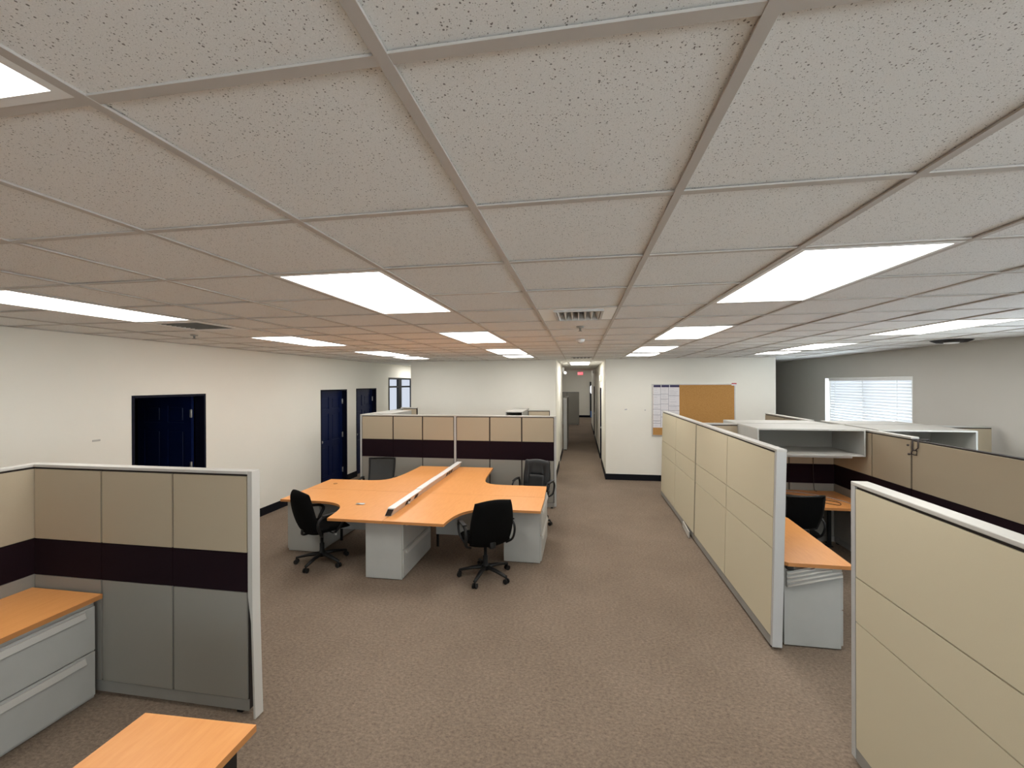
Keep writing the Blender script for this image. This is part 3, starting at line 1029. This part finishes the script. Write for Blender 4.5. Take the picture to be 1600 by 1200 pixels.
# partition behind the centre desks
partition('long partition behind the desk cluster with a plum band', 'x', 7.386, -4.135, -0.425, 0.07, 1.632, [-3.471, -2.891, -2.265, -1.618, -1.035], styles=('mid', 'mid'), posts=(1, 1), post_mids=(-2.265,))
partition('side partition of the cubicle behind the desk cluster, by the left passage', 'y', -4.135, 7.460, 9.20, 0.07, 1.632, [8.05, 8.65], styles=('mid', 'mid'))
partition('short cross partition in front of the back wall, by the left passage', 'x', 9.205, -4.135, -3.74, 0.07, 1.66, [], styles=('mid', 'mid'))
partition('short cross partition in front of the back wall, by the hallway', 'x', 9.10, -1.13, -0.66, 0.07, 1.63, [], styles=('mid', 'mid'))
# right row along the aisle
pr = partition('long beige partition along the right side of the aisle', 'y', 1.548, 3.735, 8.56, 0.075, 1.662, [4.90, 6.15, 7.38], styles=('aisle', 'inner'), posts=(1, 0), lean=0.024, post_mids=(6.15,), joint='joint_olive')
bm = bmesh.new()      # base cover that has come loose
vs = box(bm, 1.500, 1.515, 6.24, 6.72, 0.015, 0.10)
for v in vs:
    if v.co.y > 6.5:
        v.co.x += 0.030
part('loose_base_cover', bm, 'cap', pr, True, 'loose pale base cover leaning off the partition')
partition('beige partition close to the camera at the right edge', 'y', 1.560, 0.2, 2.735, 0.085, 1.632, [1.50], styles=('aisle', 'inner'), posts=(0, 1))
partition('cross partition behind the shelf in the right cubicle', 'x', 6.36, 1.66, 3.425, 0.07, 1.63, [2.30, 2.86])
partition('cross partition behind the shelf beside the window wall', 'x', 6.36, 3.51, 5.27, 0.07, 1.63, [4.10, 4.70])
partition('tan partition with a white top cap dividing the right cubicles', 'y', 3.43, 5.02, 6.43, 0.075, 1.63, [5.62])
partition('uncapped tan partition nearer the camera dividing the right cubicles', 'y', 3.43, 1.2, 5.012, 0.075, 1.605, [3.75, 2.50], cap=False)
partition('tan partition farther back beyond the right cubicle shelves', 'y', 3.43, 7.02, 8.55, 0.075, 1.635, [7.80])
# partitions at the end of the hallway
partition('grey partition end just past the hallway wall', 'y', -0.552, 13.86, 16.0, 0.11, 1.72, [15.0], styles=('grey', 'grey'), posts=(1, 0))
partition('large grey partition standing in the far room', 'x', 22.3, -1.3, -0.07, 0.12, 1.76, [-0.7], styles=('grey', 'grey'))

# ------------------------------------------------------------------ worktops
def worktop(label, poly, z=0.72, th=0.030, legs=(), name='worktop', group=None, legmat='black_plastic'):
    cx = sum(p[0] for p in poly) / len(poly)
    cy = sum(p[1] for p in poly) / len(poly)
    t = thing(name, label, 'desk', (cx, cy, 0), 0, group)
    bm = bmesh.new()
    prism(bm, poly, z - th, z, 1)
    part('top', bm, ['orange', 'orange_edge'], t)
    for lx, ly in legs:
        bm = bmesh.new()
        box(bm, lx - 0.02, lx + 0.02, ly - 0.02, ly + 0.02, 0.012, z - th, 0.004)
        box(bm, lx - 0.035, lx + 0.035, ly - 0.035, ly + 0.035, 0.0, 0.012)
        box(bm, lx - 0.06, lx + 0.06, ly - 0.06, ly + 0.06, z - th - 0.006, z - th)
        part('leg', bm, legmat, t)
    return t
def curve2(pts, n=5):
    return [(p.x, p.y) for p in smooth_pts([(x, y, 0) for x, y in pts], n)]
GD = 'curved corner worktops of the centre desk cluster'
SX = -2.13
fr = [(SX, 4.26)] + curve2([(-1.437, 4.26), (-1.428, 4.40), (-1.40, 4.55), (-1.335, 4.70), (-1.227, 4.805), (-1.08, 4.85), (-0.90, 4.862)]) + [(-0.462, 4.862), (-0.462, 5.448), (SX, 5.448)]
worktop('front right curved orange worktop of the centre desk cluster', fr, legs=[], group=GD)
rr = [(SX, 5.452), (-0.466, 5.452), (-0.486, 6.045)] + curve2([(-0.95, 6.04), (-1.12, 6.04), (-1.27, 6.06), (-1.385, 6.13), (-1.44, 6.25), (-1.468, 6.40), (-1.485, 6.60), (-1.50, 6.80)]) + [(-1.525, 7.24), (SX, 7.24)]
worktop('rear right curved orange worktop of the centre desk cluster', rr, legs=[(-1.65, 7.10)], group=GD)
fl = [(SX - 0.004, 5.448), (-3.85, 5.448), (-3.845, 4.868)] + curve2([(-3.40, 4.868), (-3.22, 4.862), (-3.06, 4.82), (-2.94, 4.745), (-2.865, 4.64), (-2.825, 4.52), (-2.80, 4.38), (-2.785, 4.258)]) + [(SX - 0.004, 4.258)]
worktop('front left curved orange worktop of the centre desk cluster', fl, legs=[], group=GD)
rl = [(SX - 0.004, 7.24), (-2.855, 7.22)] + curve2([(-2.86, 6.90), (-2.87, 6.65), (-2.89, 6.42), (-2.93, 6.24), (-3.01, 6.11), (-3.14, 6.05), (-3.30, 6.035)]) + [(-3.865, 6.02), (-3.852, 5.452), (SX - 0.004, 5.452)]
worktop('rear left curved orange worktop of the centre desk cluster', rl, legs=[(-2.72, 7.08)], group=GD)
worktop('orange worktop over the lateral file in the left cubicle', [(-3.965, 0.75), (-3.345, 0.75), (-3.345, 2.455), (-3.965, 2.455)], 0.73, 0.032, legs=[(-3.4, 0.85), (-3.9, 0.85)])
worktop('orange peninsula worktop at the bottom edge of the picture', [(-1.955, 0.35), (-1.405, 0.35), (-1.405, 1.625), (-1.955, 1.605)], 0.72, 0.030, legs=[(-1.50, 0.45), (-1.86, 0.45)])
pbox('end_panel', 'black_plastic', bpy.data.objects['worktop.005'], -1.92, -1.424, 1.46, 1.54, 0.0, 0.69)
worktop('orange worktop along the aisle partition in the right cubicle', [(1.668, 3.80), (1.69, 3.775), (2.175, 3.775), (2.245, 5.02), (2.20, 5.20), (2.16, 5.49), (1.668, 5.49)], 0.72, 0.030, legs=[(1.75, 5.38), (1.75, 4.75)])
pbox('bracket', 'black_plastic', bpy.data.objects['worktop.006'], 1.69, 1.735, 3.785, 3.825, 0.655, 0.69)
worktop('orange worktop under the shelf at the back of the right cubicle', [(1.668, 5.50), (3.42, 5.50), (3.42, 6.352), (1.668, 6.352)], 0.72, 0.030, legs=[(1.8, 6.25), (3.30, 6.25), (2.9, 6.25)])

# grommet and crumpled wrapper on the front left worktop
t = thing('paper_scrap', 'small crumpled silver wrapper on the front left worktop', 'scrap', (-2.694, 4.808, 0.72))
bm = bmesh.new()
v = [(-0.06, -0.02, 0), (-0.01, -0.035, 0.012), (0.055, -0.015, 0.004), (0.06, 0.02, 0.014), (0.0, 0.03, 0.003), (-0.05, 0.015, 0.012)]
vv = [bm.verts.new(p) for p in v]
c = bm.verts.new((0, 0, 0.018))
c2 = bm.verts.new((0, 0, 0.0))
for k in range(6):
    bm.faces.new((vv[k], vv[(k + 1) % 6], c))
    bm.faces.new((vv[(k + 1) % 6], vv[k], c2))
part('foil', bm, 'steel', t, False)
bm = bmesh.new()
bmesh.ops.create_cone(bm, cap_ends=True, segments=16, radius1=0.03, radius2=0.027, depth=0.006)
bmesh.ops.translate(bm, verts=bm.verts, vec=(-3.62, 5.75, 0.7235))
single('desk_grommet', 'small round cable grommet on the rear left worktop', 'grommet', bm, 'orange_edge')

# power spine along the middle of the desk cluster
t = thing('power_spine', 'long pale power raceway with sockets running between the worktops', 'raceway', (-2.13, 5.83, 0.72))
bm = bmesh.new()
h = 0.082
def spine_sec(y, dx):
    return [(-2.182 + dx, y, 0.7205), (-2.106 + dx, y, 0.7205), (-2.070 + dx, y + 0.01, 0.7205 + h), (-2.148 + dx, y + 0.01, 0.7205 + h)]
a = [bm.verts.new(p) for p in spine_sec(4.42, 0)]
b = [bm.verts.new(p) for p in spine_sec(7.26, -0.035)]
for k in range(4):
    q = bm.faces.new((a[k], a[(k + 1) % 4], b[(k + 1) % 4], b[k]))
bm.faces.new(a); bm.faces.new(list(reversed(b)))
part('housing', bm, 'alu', t)
bm = bmesh.new()
sec = spine_sec(4.417, 0)
cx = sum(p[0] for p in sec) / 4; cz = sum(p[2] for p in sec) / 4
sh = [(cx + (p[0] - cx) * 0.86, p[1] - 0.001, cz + (p[2] - cz) * 0.86) for p in sec]
a = [bm.verts.new(p) for p in sh]
b = [bm.verts.new((p[0], p[1] + 0.008, p[2])) for p in sh]
bm.faces.new(a); bm.faces.new(list(reversed(b)))
for k in range(4):
    bm.faces.new((a[k], a[(k + 1) % 4], b[(k + 1) % 4], b[k]))
part('open_end', bm, 'core', t)
bm = bmesh.new()
lid = [(-2.152, 4.44, 0.8035), (-2.066, 4.44, 0.8035), (-2.066, 4.44, 0.8095), (-2.152, 4.44, 0.8095)]
for y0, y1, dz in ((4.44, 5.28, 0.0), (5.29, 6.05, 0.006), (6.06, 7.26, 0.0)):
    A = [bm.verts.new((x - 0.035 * (y0 - 4.42) / 2.84, y0, z + dz)) for x, _, z in lid]
    B = [bm.verts.new((x - 0.035 * (y1 - 4.42) / 2.84, y1, z + dz)) for x, _, z in lid]
    for k in range(4):
        bm.faces.new((A[k], A[(k + 1) % 4], B[(k + 1) % 4], B[k]))
    bm.faces.new(A); bm.faces.new(list(reversed(B)))
part('lid', bm, 'white', t)
for y, w in ((4.86, 0.13), (5.13, 0.10), (6.45, 0.07), (6.57, 0.07), (6.69, 0.07)):
    f = 0.5
    x = -2.106 + 0.036 * f - 0.035 * (y - 4.42) / 2.84
    bm = bmesh.new()
    vs = box(bm, x - 0.002, x + 0.004, y - w / 2, y + w / 2, 0.735, 0.785)
    for v in vs:
        v.co.x += (v.co.z - 0.76) * 0.44
    part('socket', bm, 'core', t)
bm = bmesh.new()
bmesh.ops.create_uvsphere(bm, u_segments=10, v_segments=6, radius=0.018)
bmesh.ops.translate(bm, verts=bm.verts, vec=(-2.082, 4.86, 0.752))
part('plug', bm, 'cap', t)

# ------------------------------------------------------------------ file cabinets
def cabinet(label, x0, x1, y0, y1, h, facing, name='file_cabinet', nd=2, z0=0.0, proud=0.018):
    t = thing(name, label, 'cabinet', ((x0 + x1) / 2, (y0 + y1) / 2, z0), 0, 'grey lateral file cabinets')
    bx = [x0, x1, y0, y1]
    if facing == '+x': bx[1] -= proud
    if facing == '-x': bx[0] += proud
    if facing == '-y': bx[2] += proud
    if facing == '+y': bx[3] -= proud
    pbox('body', 'grey_metal', t, *bx, z0 + 0.010, z0 + h, 0.003)
    pbox('plinth', 'cab_edge', t, bx[0] + 0.02, bx[1] - 0.02, bx[2] + 0.02, bx[3] - 0.02, z0, z0 + 0.010)
    top = 0.022
    dh = (h - 0.04 - top) / nd
    for k in range(nd):
        za = z0 + 0.034 + dh * k
        zb = za + dh - 0.008
        if facing in ('+x', '-x'):
            fx = x1 if facing == '+x' else x0
            s = 1 if facing == '+x' else -1
            d = pbox('drawer', 'grey_metal', t, fx - s * (proud - 0.001), fx, y0 + 0.006, y1 - 0.006, za, zb, 0.003)
            bm = bmesh.new()
            vs = box(bm, min(fx, fx + s * 0.020), max(fx, fx + s * 0.020), y0 + 0.07, y1 - 0.07, zb - 0.055, zb - 0.016)
            for v in vs:
                if v.co.z > zb - 0.03 and abs(v.co.x - fx) > 0.01:
                    v.co.x -= s * 0.012
            part('pull', bm, 'cap', d)
        else:
            fy = y1 if facing == '+y' else y0
            s = 1 if facing == '+y' else -1
            d = pbox('drawer', 'grey_metal', t, x0 + 0.006, x1 - 0.006, fy - s * (proud - 0.001), fy, za, zb, 0.003)
            pbox('pull', 'cap', d, x0 + 0.07, x1 - 0.07, fy, fy + s * 0.012, zb - 0.055, zb - 0.02)
    return t
cabinet('grey lateral file under the front tip of the centre desk cluster', -2.42, -1.965, 4.43, 5.31, 0.688, '+x')
cabinet('grey lateral file under the right end of the desk cluster', -0.945, -0.475, 5.10, 6.0, 0.688, '+x')
cabinet('grey lateral file under the left end of the desk cluster', -3.845, -3.38, 5.0, 5.95, 0.688, '-x')
cabinet('low grey lateral file below the worktop in the left cubicle', -3.93, -3.372, 1.35, 2.435, 0.695, '+x')
cabinet('grey file cabinet at the end of the right cubicle worktop', 1.68, 2.13, 3.83, 4.63, 0.66, '+x')
# modesty panels between front and rear stations
for x0, x1, lab in ((-1.94, -0.96, 'right'), (-3.36, -2.44, 'left')):
    bm = bmesh.new()
    box(bm, x0, x1, 5.435, 5.465, 0.17, 0.688, 0.003)
    t = thing('modesty_panel', 'grey modesty panel under the %s side of the desk cluster' % lab, 'panel', ((x0 + x1) / 2, 5.45, 0))
    part('board', bm, 'grey_metal', t)
    for x in (x0 + 0.02, x1 - 0.02):
        pbox('foot', 'black_plastic', t, x - 0.015, x + 0.015, 5.44, 5.46, 0.0, 0.17)

# ribbed panel wedged at an angle between the right cubicle cabinet and the worktop
t = thing('ribbed_panel', 'grey ribbed metal panel hung at a slant below the right cubicle worktop', 'panel', (1.90, 3.805, 0.622))
sl = 0.27                                   # slope of the panel; its upper edge is cut off level with the desk underside
def rib_end(p):
    return min(0.20, (0.062 - p) / sl)
bm = bmesh.new()
lo, hi = -0.058, 0.070
poly = [(-0.21, lo), (0.20, lo), (rib_end(0.005), 0.005), (rib_end(hi), hi), (-0.21, hi)]
A = [bm.verts.new((x, -0.004, p + x * sl)) for x, p in poly]
B = [bm.verts.new((x, 0.010, p + x * sl)) for x, p in poly]
bm.faces.new(A); bm.faces.new(list(reversed(B)))
for k in range(len(poly)):
    bm.faces.new((A[k], A[(k + 1) % len(poly)], B[(k + 1) % len(poly)], B[k]))
part('plate', bm, 'grey_metal', t, False)
for p in (-0.052, -0.018, 0.016, 0.050):
    bm = bmesh.new()
    xe = rib_end(p + 0.012)
    tube(bm, [(-0.21, -0.008, p - 0.21 * sl), (xe, -0.008, p + xe * sl)], 0.009, 8)
    part('rib', bm, 'cap', t, False)

# ------------------------------------------------------------------ overhead shelves in the cubicles
def shelf(label, x0, x1, y0, y1, z0, z1, openside='-y', lamp=True):
    t = thing('overhead_shelf', label, 'shelf', ((x0 + x1) / 2, (y0 + y1) / 2, z0), 0, 'overhead open shelves')
    th = 0.018
    pbox('top', 'cap', t, x0, x1, y0, y1, z1 - th, z1)
    pbox('side', 'grey_metal', t, x0, x0 + th, y0, y1, z0, z1 - th)
    pbox('side', 'grey_metal', t, x1 - th, x1, y0, y1, z0, z1 - th)
    pbox('shelf_board', 'cap', t, x0 + th, x1 - th, y0, y1, z0, z0 + th)
    if openside == '-y':
        pbox('back', 'greyfab', t, x0 + th, x1 - th, y1 - th, y1, z0 + th, z1 - th)
        if lamp:
            pbox('task_light', 'cap', t, x0 + 0.15, x1 - 0.12, y0 + 0.04, y0 + 0.16, z0 - 0.028, z0)
    elif openside == '+y':
        pbox('back', 'grey_metal', t, x0 + th, x1 - th, y0, y0 + th, z0 + th, z1 - th)
    elif openside == '+x':
        pbox('back', 'grey_metal', t, x0, x0 + th, y0 + 0.001, y1 - 0.001, z0 + th, z1 - th)
    for x in (x0 + 0.04, x1 - 0.04):
        pass
    return t
shelf('open grey overhead shelf at the back of the right cubicle', 2.19, 3.40, 5.68, 6.355, 1.305, 1.634)
shelf('overhead shelf on the other side of the right cubicle back partition', 2.19, 3.40, 6.435, 6.95, 1.305, 1.634, '+y')
shelf('open overhead shelf in front of the window wall', 3.55, 4.58, 5.70, 6.355, 1.305, 1.634)
shelf('overhead shelf behind the one by the window wall', 3.55, 4.58, 6.435, 6.95, 1.305, 1.634, '+y')
shelf('overhead shelf top showing behind the desk cluster partition, left end', -4.06, -3.62, 7.62, 8.62, 1.30, 1.635, '+x', False)
shelf('overhead shelf showing behind the desk cluster partition, by the hallway', -1.50, -1.15, 8.35, 9.45, 1.33, 1.64, '-y', False)

# coat hook over the joint of the dividing partitions
t = thing('coat_hook', 'dark wire coat hook hanging on the tan dividing partition', 'hook', (3.43, 4.97, 1.45))
bm = bmesh.new()
xh = 3.421
tube(bm, [(xh, 4.99, 1.615), (xh, 4.99, 1.50), (xh - 0.012, 4.99, 1.455), (xh - 0.035, 4.985, 1.448)], 0.006, 6)
tube(bm, [(xh, 4.915, 1.618), (xh, 4.915, 1.53), (xh - 0.012, 4.935, 1.50), (xh - 0.03, 4.955, 1.50)], 0.006, 6)
tube(bm, [(xh, 4.985, 1.50), (xh, 4.93, 1.50), (xh, 4.935, 1.452), (xh, 4.985, 1.452)], 0.006, 6)
tube(bm, [(xh, 4.915, 1.614), (3.52, 4.915, 1.618), (3.52, 4.95, 1.59)], 0.005, 6)
part('wire_frame', bm, 'wire', t)
for p in ((xh - 0.02, 5.02, 1.545), (xh - 0.035, 4.985, 1.455)):
    bm = bmesh.new()
    bmesh.ops.create_uvsphere(bm, u_segments=10, v_segments=6, radius=0.012)
    bmesh.ops.translate(bm, verts=bm.verts, vec=p)
    part('hook_knob', bm, 'wire', t)

# cables on the right cubicle back worktop
def cable(label, pts, mat='wire', r=0.004):
    bm = bmesh.new()
    tube(bm, smooth_pts(pts, 6), r, 6)
    single('cable', label, 'cable', bm, mat)
cable('dark cable lying in a loop on the right cubicle back worktop', [(2.5, 6.1, 0.7245), (2.72, 6.05, 0.7245), (2.86, 5.9, 0.7245), (2.95, 5.72, 0.7245), (3.08, 5.62, 0.7245), (3.14, 5.75, 0.7245), (3.02, 5.85, 0.7245)])
cable('grey cable trailing over the right cubicle back worktop', [(2.55, 6.24, 0.7245), (2.85, 6.22, 0.7245), (3.1, 6.05, 0.7245), (3.25, 5.75, 0.7245), (3.2, 5.56, 0.7245)], 'greyink')
cable('dark cable hanging from the shelf lamp to the right cubicle worktop', [(3.15, 6.33, 1.29), (3.15, 6.335, 1.0), (3.16, 6.33, 0.75), (3.18, 6.30, 0.7245)])

# ------------------------------------------------------------------ office chairs
def star_base(t, r=0.30, rot=0.2, z=0.0):
    for k in range(5):
        a = rot + 2 * PI * k / 5
        ca, sa = math.cos(a), math.sin(a)
        bm = bmesh.new()
        tube(bm, [(ca * 0.03, sa * 0.03, 0.115), (ca * 0.15, sa * 0.15, 0.105), (ca * r, sa * r, 0.075)], [(0.022, 0.034), (0.019, 0.028), (0.014, 0.020)], 8)
        leg = part('leg', bm, 'black_plastic', t, False)
        bm = bmesh.new()
        px, py = -sa, ca
        cx, cy = ca * r, sa * r
        for s in (-1, 1):
            c0 = Vector((cx + px * s * 0.010, cy + py * s * 0.010, 0.028))
            c1 = Vector((cx + px * s * 0.026, cy + py * s * 0.026, 0.028))
            tube(bm, [c0, c1], 0.028, 12)
        tube(bm, [(cx, cy, 0.03), (cx, cy, 0.082)], 0.010, 8)
        part('caster', bm, 'black_plastic', leg, False)
    bm = bmesh.new()
    tube(bm, [(0, 0, 0.085), (0, 0, 0.14), (0, 0, 0.141), (0, 0, 0.24), (0, 0, 0.241), (0, 0, 0.40)], [0.045, 0.038, 0.028, 0.028, 0.018, 0.018], 14)
    part('gas_column', bm, 'black_plastic', t, False)
    bm = bmesh.new()
    box(bm, -0.09, 0.09, -0.13, 0.10, 0.395, 0.425, 0.006)
    tube(bm, [(0.08, 0.02, 0.41), (0.24, 0.04, 0.40)], 0.007, 6)
    part('tilt_mechanism', bm, 'black_plastic', t, False)
    bm = bmesh.new()
    tube(bm, [(0.235, 0.04, 0.40), (0.275, 0.045, 0.398)], 0.012, 8)
    part('lever_knob', bm, 'steel', t, False)
def seat_pad(t, w, d, z, th, mat, yc=0.03):
    bm = bmesh.new()
    def surf(u, v):
        a, b = round_rect_pt(u, v, 0.30)
        x, y = a * w / 2, yc + b * d / 2
        zz = z - 0.012 * (1 - a * a) * 1.0 - 0.03 * max(0, b - 0.5) ** 2 * 4
        return Vector((x, y, zz)), Vector((0, 0, 1))
    pad(bm, surf, th, 14, 14, 6)
    return part('seat', bm, mat, t, False)
def back_pad(t, w0, w1, z0, z1, y0, lean, th, mat, name='backrest', curve=0.05, xoff=0.0, k=0.30, bow=0.03):
    bm = bmesh.new()
    def surf(u, v):
        a, b = round_rect_pt(u, v, k)
        f = (b + 1) / 2
        w = w0 + (w1 - w0) * f
        x = xoff + a * w / 2
        z = z0 + (z1 - z0) * f
        y = y0 - lean * f + curve * (a * a) + bow * math.sin(f * PI) * -1 + bow
        n = Vector((-2 * curve * a * 2 / max(w, 0.1), 1, lean / (z1 - z0))).normalized()
        return Vector((x, y, z)), n
    pad(bm, surf, th, 14, 16, 6)
    return part(name, bm, mat, t, False)
def arm_loop(t, s, x, z_seat, z_top, y0, y1, mat='black_plastic'):
    bm = bmesh.new()
    pts = smooth_pts([(s * (x - 0.06), y0 + 0.06, z_seat - 0.045), (s * x, y0 + 0.02, z_seat + 0.0), (s * (x + 0.012), y0 - 0.02, z_seat + 0.10), (s * (x + 0.012), y0 + 0.0, z_top - 0.03), (s * (x + 0.008), y0 + 0.07, z_top), (s * (x + 0.004), (y0 + y1) / 2 + 0.05, z_top + 0.005), (s * x, y1 - 0.02, z_top - 0.015), (s * x, y1 + 0.012, z_top - 0.06), (s * x, y1 - 0.04, z_seat + 0.05), (s * (x - 0.05), y1 - 0.09, z_seat - 0.04)], 5)
    tube(bm, pts, (0.013, 0.020), 8)
    arm = part('armrest', bm, mat, t, False)
    bm = bmesh.new()
    tube(bm, smooth_pts([(s * (x + 0.01), y0 + 0.03, z_top + 0.012), (s * (x + 0.006), (y0 + y1) / 2, z_top + 0.017), (s * x, y1 - 0.03, z_top + 0.004)], 5), [(0.009, 0.027)] * 11, 8)
    part('arm_pad', bm, mat, arm, False)
def spine_bar(t, pts, w=0.035):
    bm = bmesh.new()
    tube(bm, smooth_pts(pts, 4), (0.010, w), 8)
    part('back_support', bm, 'black_plastic', t, False)
def task_chair(label, loc, rz):
    t = thing('office_chair', label, 'chair', loc, rz, 'black swivel office chairs')
    star_base(t)
    seat_pad(t, 0.50, 0.48, 0.465, 0.085, 'black_fabric')
    back_pad(t, 0.52, 0.47, 0.40, 0.95, -0.19, 0.14, 0.10, 'black_fabric', curve=0.06, k=0.36)
    spine_bar(t, [(0, -0.08, 0.41), (0, -0.22, 0.405), (0, -0.240, 0.43), (0, -0.225, 0.50)])
    for s in (-1, 1):
        arm_loop(t, s, 0.275, 0.44, 0.645, -0.16, 0.14)
    return t
def leather_chair(label, loc, rz):
    t = thing('office_chair', label, 'chair', loc, rz, 'black swivel office chairs')
    star_base(t, rot=0.5)
    seat_pad(t, 0.50, 0.48, 0.475, 0.11, 'leather')
    b = back_pad(t, 0.49, 0.44, 0.46, 0.965, -0.19, 0.09, 0.085, 'leather')
    for args in ((0.24, 0.22, 0.72, 0.955, -0.165 - 0.045, 0.042, 0.055, 0.0), (0.30, 0.28, 0.50, 0.725, -0.165 - 0.0, 0.04, 0.065, 0.0)):
        w0, w1, z0, z1, y0, ln, th, xo = args
        o = back_pad(t, w0, w1, z0, z1, y0, ln, th, 'leather', 'back_cushion', 0.02, xo, 0.2, 0.008)
    for s in (-1, 1):
        o = back_pad(t, 0.095, 0.085, 0.56, 0.955, -0.160, 0.075, 0.06, 'leather', 'side_bolster', 0.0, s * 0.175, 0.2, 0.01)
        arm_loop(t, s, 0.285, 0.45, 0.655, -0.16, 0.15)
    spine_bar(t, [(0, -0.08, 0.41), (0, -0.23, 0.405), (0, -0.275, 0.46), (0, -0.28, 0.65)])
    return t
def mesh_chair(label, loc, rz, z1=0.93, w=0.44, mesh='mesh_fabric'):
    t = thing('office_chair', label, 'chair', loc, rz, 'black swivel office chairs')
    star_base(t, rot=0.9)
    seat_pad(t, 0.49, 0.47, 0.465, 0.08, 'black_fabric')
    z0 = 0.53
    def P(u, f):
        return (u * (w / 2) * (0.92 + 0.08 * f), -0.20 - 0.11 * f + 0.045 * u * u - 0.03 * math.sin(f * PI), z0 + (z1 - z0) * f)
    bm = bmesh.new()
    n = 10
    path = [P(-1 + 2 * k / n, 0) for k in range(n + 1)] + [P(1, k / n) for k in range(1, n + 1)] + [P(1 - 2 * k / n, 1) for k in range(1, n + 1)] + [P(-1, 1 - k / n) for k in range(1, n + 1)]
    tube(bm, path, 0.015, 8)
    part('back_frame', bm, 'black_plastic', t, False)
    bm = bmesh.new()
    g = [[bm.verts.new(P(-0.97 + 1.94 * i / n, 0.02 + 0.96 * j / n)) for i in range(n + 1)] for j in range(n + 1)]
    g2 = [[bm.verts.new(Vector(P(-0.97 + 1.94 * i / n, 0.02 + 0.96 * j / n)) + Vector((0, -0.004, 0))) for i in range(n + 1)] for j in range(n + 1)]
    for j in range(n):
        for i in range(n):
            q = bm.faces.new((g[j][i], g[j][i + 1], g[j + 1][i + 1], g[j + 1][i])); q.smooth = True
            q = bm.faces.new((g2[j][i], g2[j + 1][i], g2[j + 1][i + 1], g2[j][i + 1])); q.smooth = True
    part('back_mesh', bm, mesh, t, False)
    spine_bar(t, [(0, -0.08, 0.41), (0, -0.23, 0.405), (0, -0.29, 0.46), (0, -0.285, 0.56)])
    for s in (-1, 1):
        arm_loop(t, s, 0.27, 0.44, 0.635, -0.15, 0.13)
    return t
task_chair('black fabric swivel chair at the front left worktop, seen from the side', (-3.17, 4.74, 0), math.radians(-31))
task_chair('black fabric swivel chair at the front right worktop, seen from behind', (-1.08, 4.68, 0), math.radians(33))
leather_chair('padded black leather armchair at the rear right worktop, by the hallway', (-0.75, 6.62, 0), math.radians(180 - 14))
mesh_chair('swivel chair with a grey mesh back at the rear left worktop', (-3.33, 6.50, 0), math.radians(180 + 10))
mesh_chair('swivel chair with a dark mesh back inside the right cubicle', (2.46, 5.44, 0), math.radians(6), 0.93, 0.42, 'black_fabric')

# ------------------------------------------------------------------ hallway fittings
t = thing('exit_sign', 'glowing red exit sign hanging in the hallway', 'sign', (0.0, 17.2, 2.52))
pbox('sign_box', 'exit_glow', t, -0.11, 0.11, 17.19, 17.22, 2.54, 2.665)
pbox('hanger', 'white', t, -0.02, 0.02, 17.195, 17.215, 2.665, CEIL)
def letter(strokes, x, z, s):
    for a, b, c, d in strokes:
        box(bm, x + a * s, x + b * s, 17.184, 17.19, z + c * s, z + d * s)
bm = bmesh.new()
LE = [(0, .2, 0, 1), (0, .6, 0, .2), (0, .5, .4, .6), (0, .6, .8, 1)]
LI = [(.2, .4, 0, 1)]
LT = [(.2, .4, 0, 1), (0, .6, .8, 1)]
letter(LE, -0.10, 2.56, 0.08)
for k in range(6):
    a = k / 5
    box(bm, -0.050 + 0.036 * a, -0.036 + 0.036 * a, 17.184, 17.19, 2.56 + 0.066 * a, 2.574 + 0.066 * a)
    box(bm, -0.050 + 0.036 * a, -0.036 + 0.036 * a, 17.184, 17.19, 2.626 - 0.066 * a, 2.64 - 0.066 * a)
letter(LI, 0.0, 2.56, 0.08)
letter(LT, 0.046, 2.56, 0.08)
part('letters', bm, 'exit_letter', t, True, 'word EXIT')
def emergency(x0, x1, y0, y1, z0, z1, label, lens):
    t = thing('emergency_light', label, 'light fitting', ((x0 + x1) / 2, (y0 + y1) / 2, z0), 0, 'hallway emergency lights')
    pbox('housing', 'white', t, x0, x1, y0, y1, z0, z1, 0.006)
    for yy in ((y0 + 0.04, y1 - 0.04) if lens > 0 else ()):
        bm = bmesh.new()
        bmesh.ops.create_uvsphere(bm, u_segments=12, v_segments=8, radius=0.045)
        bmesh.ops.translate(bm, verts=bm.verts, vec=((x0 if lens < 0 else x1) + lens * 0.03, yy, z0 - 0.02))
        part('lamp_head', bm, 'lamp_lens', t)
emergency(0.505, 0.568, 11.35, 11.60, 2.26, 2.42, 'white wall box near the hallway entrance, right side', -1)
emergency(0.47, 0.568, 16.2, 16.6, 2.58, 2.72, 'white emergency light box deep in the hallway, right side', -1)
emergency(-0.57, -0.50, 13.1, 13.4, 2.56, 2.70, 'white emergency light box at the end of the left hallway wall', 1)
